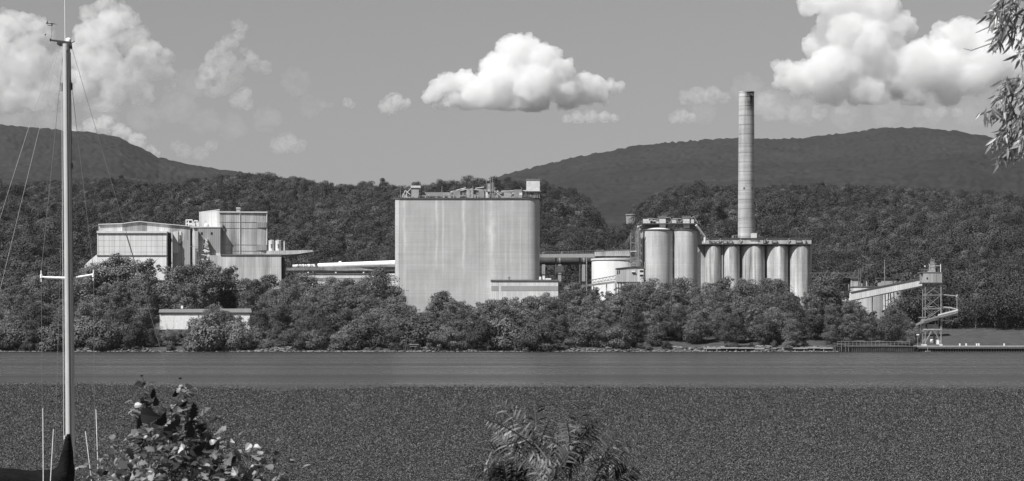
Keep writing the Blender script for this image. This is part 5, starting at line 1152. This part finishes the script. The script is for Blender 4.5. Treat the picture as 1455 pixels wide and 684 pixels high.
def frond(L, T, p0, p1, n=17, ll=.055, droop=.10):
    side = (p1-p0).normalized().cross(Vector((0,1,0))).normalized(); pts = []
    for i in range(9):
        t = i/8; q = p0.lerp(p1, t); q.z += math.sin(t*math.pi)*(p1-p0).length*droop*.5; pts.append(q)
    T.path(pts, [.004*(1-.08*i) for i in range(9)], 5)
    for i in range(n):
        t = .12+.86*i/(n-1); j = min(int(t*8), 7); q = pts[j].lerp(pts[j+1], t*8-j); tg = (pts[j+1]-pts[j]).normalized()
        sz = ll*math.sin(math.pi*min(t*.8+.15, 1))**.6*R.uniform(.8,1.15)*(.55 if t > .93 else 1)
        for s in (-1, 1):
            w = tg.cross(Vector((R.gauss(0,.15),1,R.gauss(0,.15)))).normalized()*s
            d = w+tg*.75+Vector((0,R.uniform(-.4,.3),-.12+R.gauss(0,.12)))
            L.leaf(LANCE, q, d, Vector((R.gauss(0,.25),-.6,1)), sz, curl=.3, fold=.25)
def sumac():
    b = thing('sumac_shrub', 'feathery sumac shrub with long toothed fronds in the foreground at bottom middle', 'shrub', (X(778,YG), YG, 2.75))
    L = Leaves(); L2 = Leaves(); T = MB(); base = Vector((X(776,YG), YG, 2.7))
    heads = [((765,640),0),((812,650),.1),((790,672),-.2),((740,655),.15),((850,668),0),((775,690),-.3),((870,690),.1),((720,690),0)]
    hp_ = []
    for (a, c), dy in heads:
        h = PT(a, c, YG+dy); T.path([base, base.lerp(h, .5)+rv(.03), h], [.014,.01,.006], 6); hp_.append(h)
    fr = [(0,(758,562)),(0,(710,572)),(0,(690,594)),(1,(826,568)),(1,(848,590)),(1,(806,600)),(0,(780,596)),(3,(672,640)),(3,(700,620)),(1,(858,600)),(2,(745,610)),(2,(830,615)),(4,(902,628)),(4,(885,615)),(4,(895,650)),(2,(760,620)),(2,(815,635)),
          (5,(735,640)),(5,(800,640)),(5,(830,660)),(6,(905,665)),(6,(880,640)),(7,(668,668)),(7,(690,660)),(5,(760,655)),(4,(830,640)),(3,(735,625)),(6,(850,655)),(7,(715,655)),(1,(785,625)),(2,(850,640)),(5,(785,668)),(5,(820,690)),(2,(720,650)),(4,(858,690)),(7,(750,680))]
    for h, (a, c) in fr:
        tip = PT(a+R.uniform(-3,3), c+R.uniform(-3,3), YG+R.uniform(-.3,.3)); tip.y = YG+R.uniform(-.3,.3)
        frond(L2 if R.random() < .45 else L, T, hp_[h], tip, 13, R.uniform(.05,.07))
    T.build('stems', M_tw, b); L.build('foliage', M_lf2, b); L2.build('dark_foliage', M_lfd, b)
sumac()
def weeds(px, tops, lab, sc=1.):
    b = thing('weed_tuft', lab, 'weeds', (X(px,YG), YG, 2.75)); L = Leaves(); T = MB()
    for a, c in tops:
        p0 = Vector((X(px+R.uniform(-12,12),YG), YG+R.uniform(-.2,.2), 2.7)); p1 = PT(a, c, YG)
        T.path([p0, p0.lerp(p1,.6)+rv(.01), p1], [.004,.003,.001], 5)
        for i in range(12):
            t = R.uniform(.75,1); L.leaf(LANCE, p0.lerp(p1,t)+rv(.006), Vector((R.gauss(0,.7),R.gauss(0,.5),R.uniform(.2,1.2))), Vector((0,-.5,1)), R.uniform(.02,.04)*sc, curl=.2, fold=.2)
    T.build('stems', M_tw, b); L.build('leaves', M_lf1, b)
weeds(700, [(697,648),(690,660),(651,662),(712,664),(724,650),(735,640)], 'thin pale weed stalks left of the sumac shrub')
weeds(1142, [(1140,661),(1132,672),(1150,668),(1158,676)], 'small weed tip alone at the bottom edge right of the sumac shrub')
weeds(400, [(398,664),(384,676),(412,672)], 'small weed tips right of the leafy bush')

# tree whose hanging branches enter at the right edge
YR = 12.
def side_tree():
    b = thing('overhanging_tree', 'tree with drooping slender pale leaves hanging in at the top right corner', 'tree', (X(1560,YR), YR, 2.6))
    T = MB(); L = Leaves()
    T.path([(X(1560,YR),YR,2.3), (X(1552,YR),YR,4.2), (X(1540,YR),YR,5.4), (X(1520,YR),YR,6.6), (X(1500,YR),YR+.2,7.6)], [.13,.11,.09,.06,.03], 12)
    T.path([(X(1540,YR),YR,5.4), PT(1500,190,YR), PT(1470,170,YR), PT(1448,168,YR)], [.035,.02,.012,.006], 7)
    T.path([(X(1520,YR),YR,6.6), PT(1490,-10,YR), PT(1460,-25,YR), PT(1432,-10,YR)], [.04,.02,.012,.006], 7)
    tw = [[(1432,-10),(1418,12),(1410,28)],[(1424,2),(1408,28),(1400,42),(1388,46)],[(1432,-10),(1416,40),(1402,66),(1382,71),(1374,66)],[(1440,-12),(1430,30),(1420,58),(1412,62)],[(1450,-15),(1444,30),(1436,60)],[(1462,-20),(1456,30),(1450,80)],
          [(1440,-5),(1434,20),(1430,45)],[(1448,168),(1440,120),(1428,118),(1420,140)],[(1448,168),(1430,160),(1412,155),(1398,162)],[(1448,168),(1436,180),(1424,190),(1410,204)],[(1450,170),(1440,200),(1430,215),(1424,222)],[(1470,170),(1452,200),(1448,222)],
          [(1448,168),(1438,150),(1426,140)],[(1470,170),(1455,130),(1444,112),(1434,112)],[(1470,170),(1460,150),(1452,165)],[(1475,40),(1460,60),(1452,85)],[(1450,170),(1444,185),(1438,205)]]
    bare = (1, 2)
    for i, pl_ in enumerate(tw):
        P = [PT(a, c, YR)+Vector((0,R.uniform(-.12,.12),0)) for a, c in pl_]; T.path(P, [.005,.004,.003,.002,.0015][:len(P)], 5)
        for j in range(len(P)-1):
            if i in bare and j >= 1 : continue
            for k_ in range(21 if i not in bare else 6):
                q = P[j].lerp(P[j+1], R.random())+rv(.012)
                d = Vector((R.gauss(-.25,.45), R.gauss(0,.45), R.uniform(-1.3,-.25)))
                L.leaf(LANCE, q, d, Vector((R.gauss(0,.8),-1,R.gauss(.2,.6))), R.uniform(.045,.085), curl=R.uniform(-.1,.4), fold=R.uniform(.1,.5))
    T.build('branches', M_tw, b); L.build('leaves', M_lf3, b)
side_tree()

# ---------------------------------------------------------------- haze: one closed box of thin air round the camera and the whole scene
m = MB(); m.box(-9100, 9100, -500, 9600, -7, 760)
k = N('air'); v = k.n('VolumePrincipled'); v.inputs['Color'].default_value = (1,1,1,1); v.inputs['Density'].default_value = 1.3e-5; v.inputs['Anisotropy'].default_value = .2
k.l(v.outputs[0], k.out.inputs['Volume'])
hz = m.build('haze', k.m); tag(hz, 'thin summer haze that pales the far mountains', 'haze', kind='stuff')
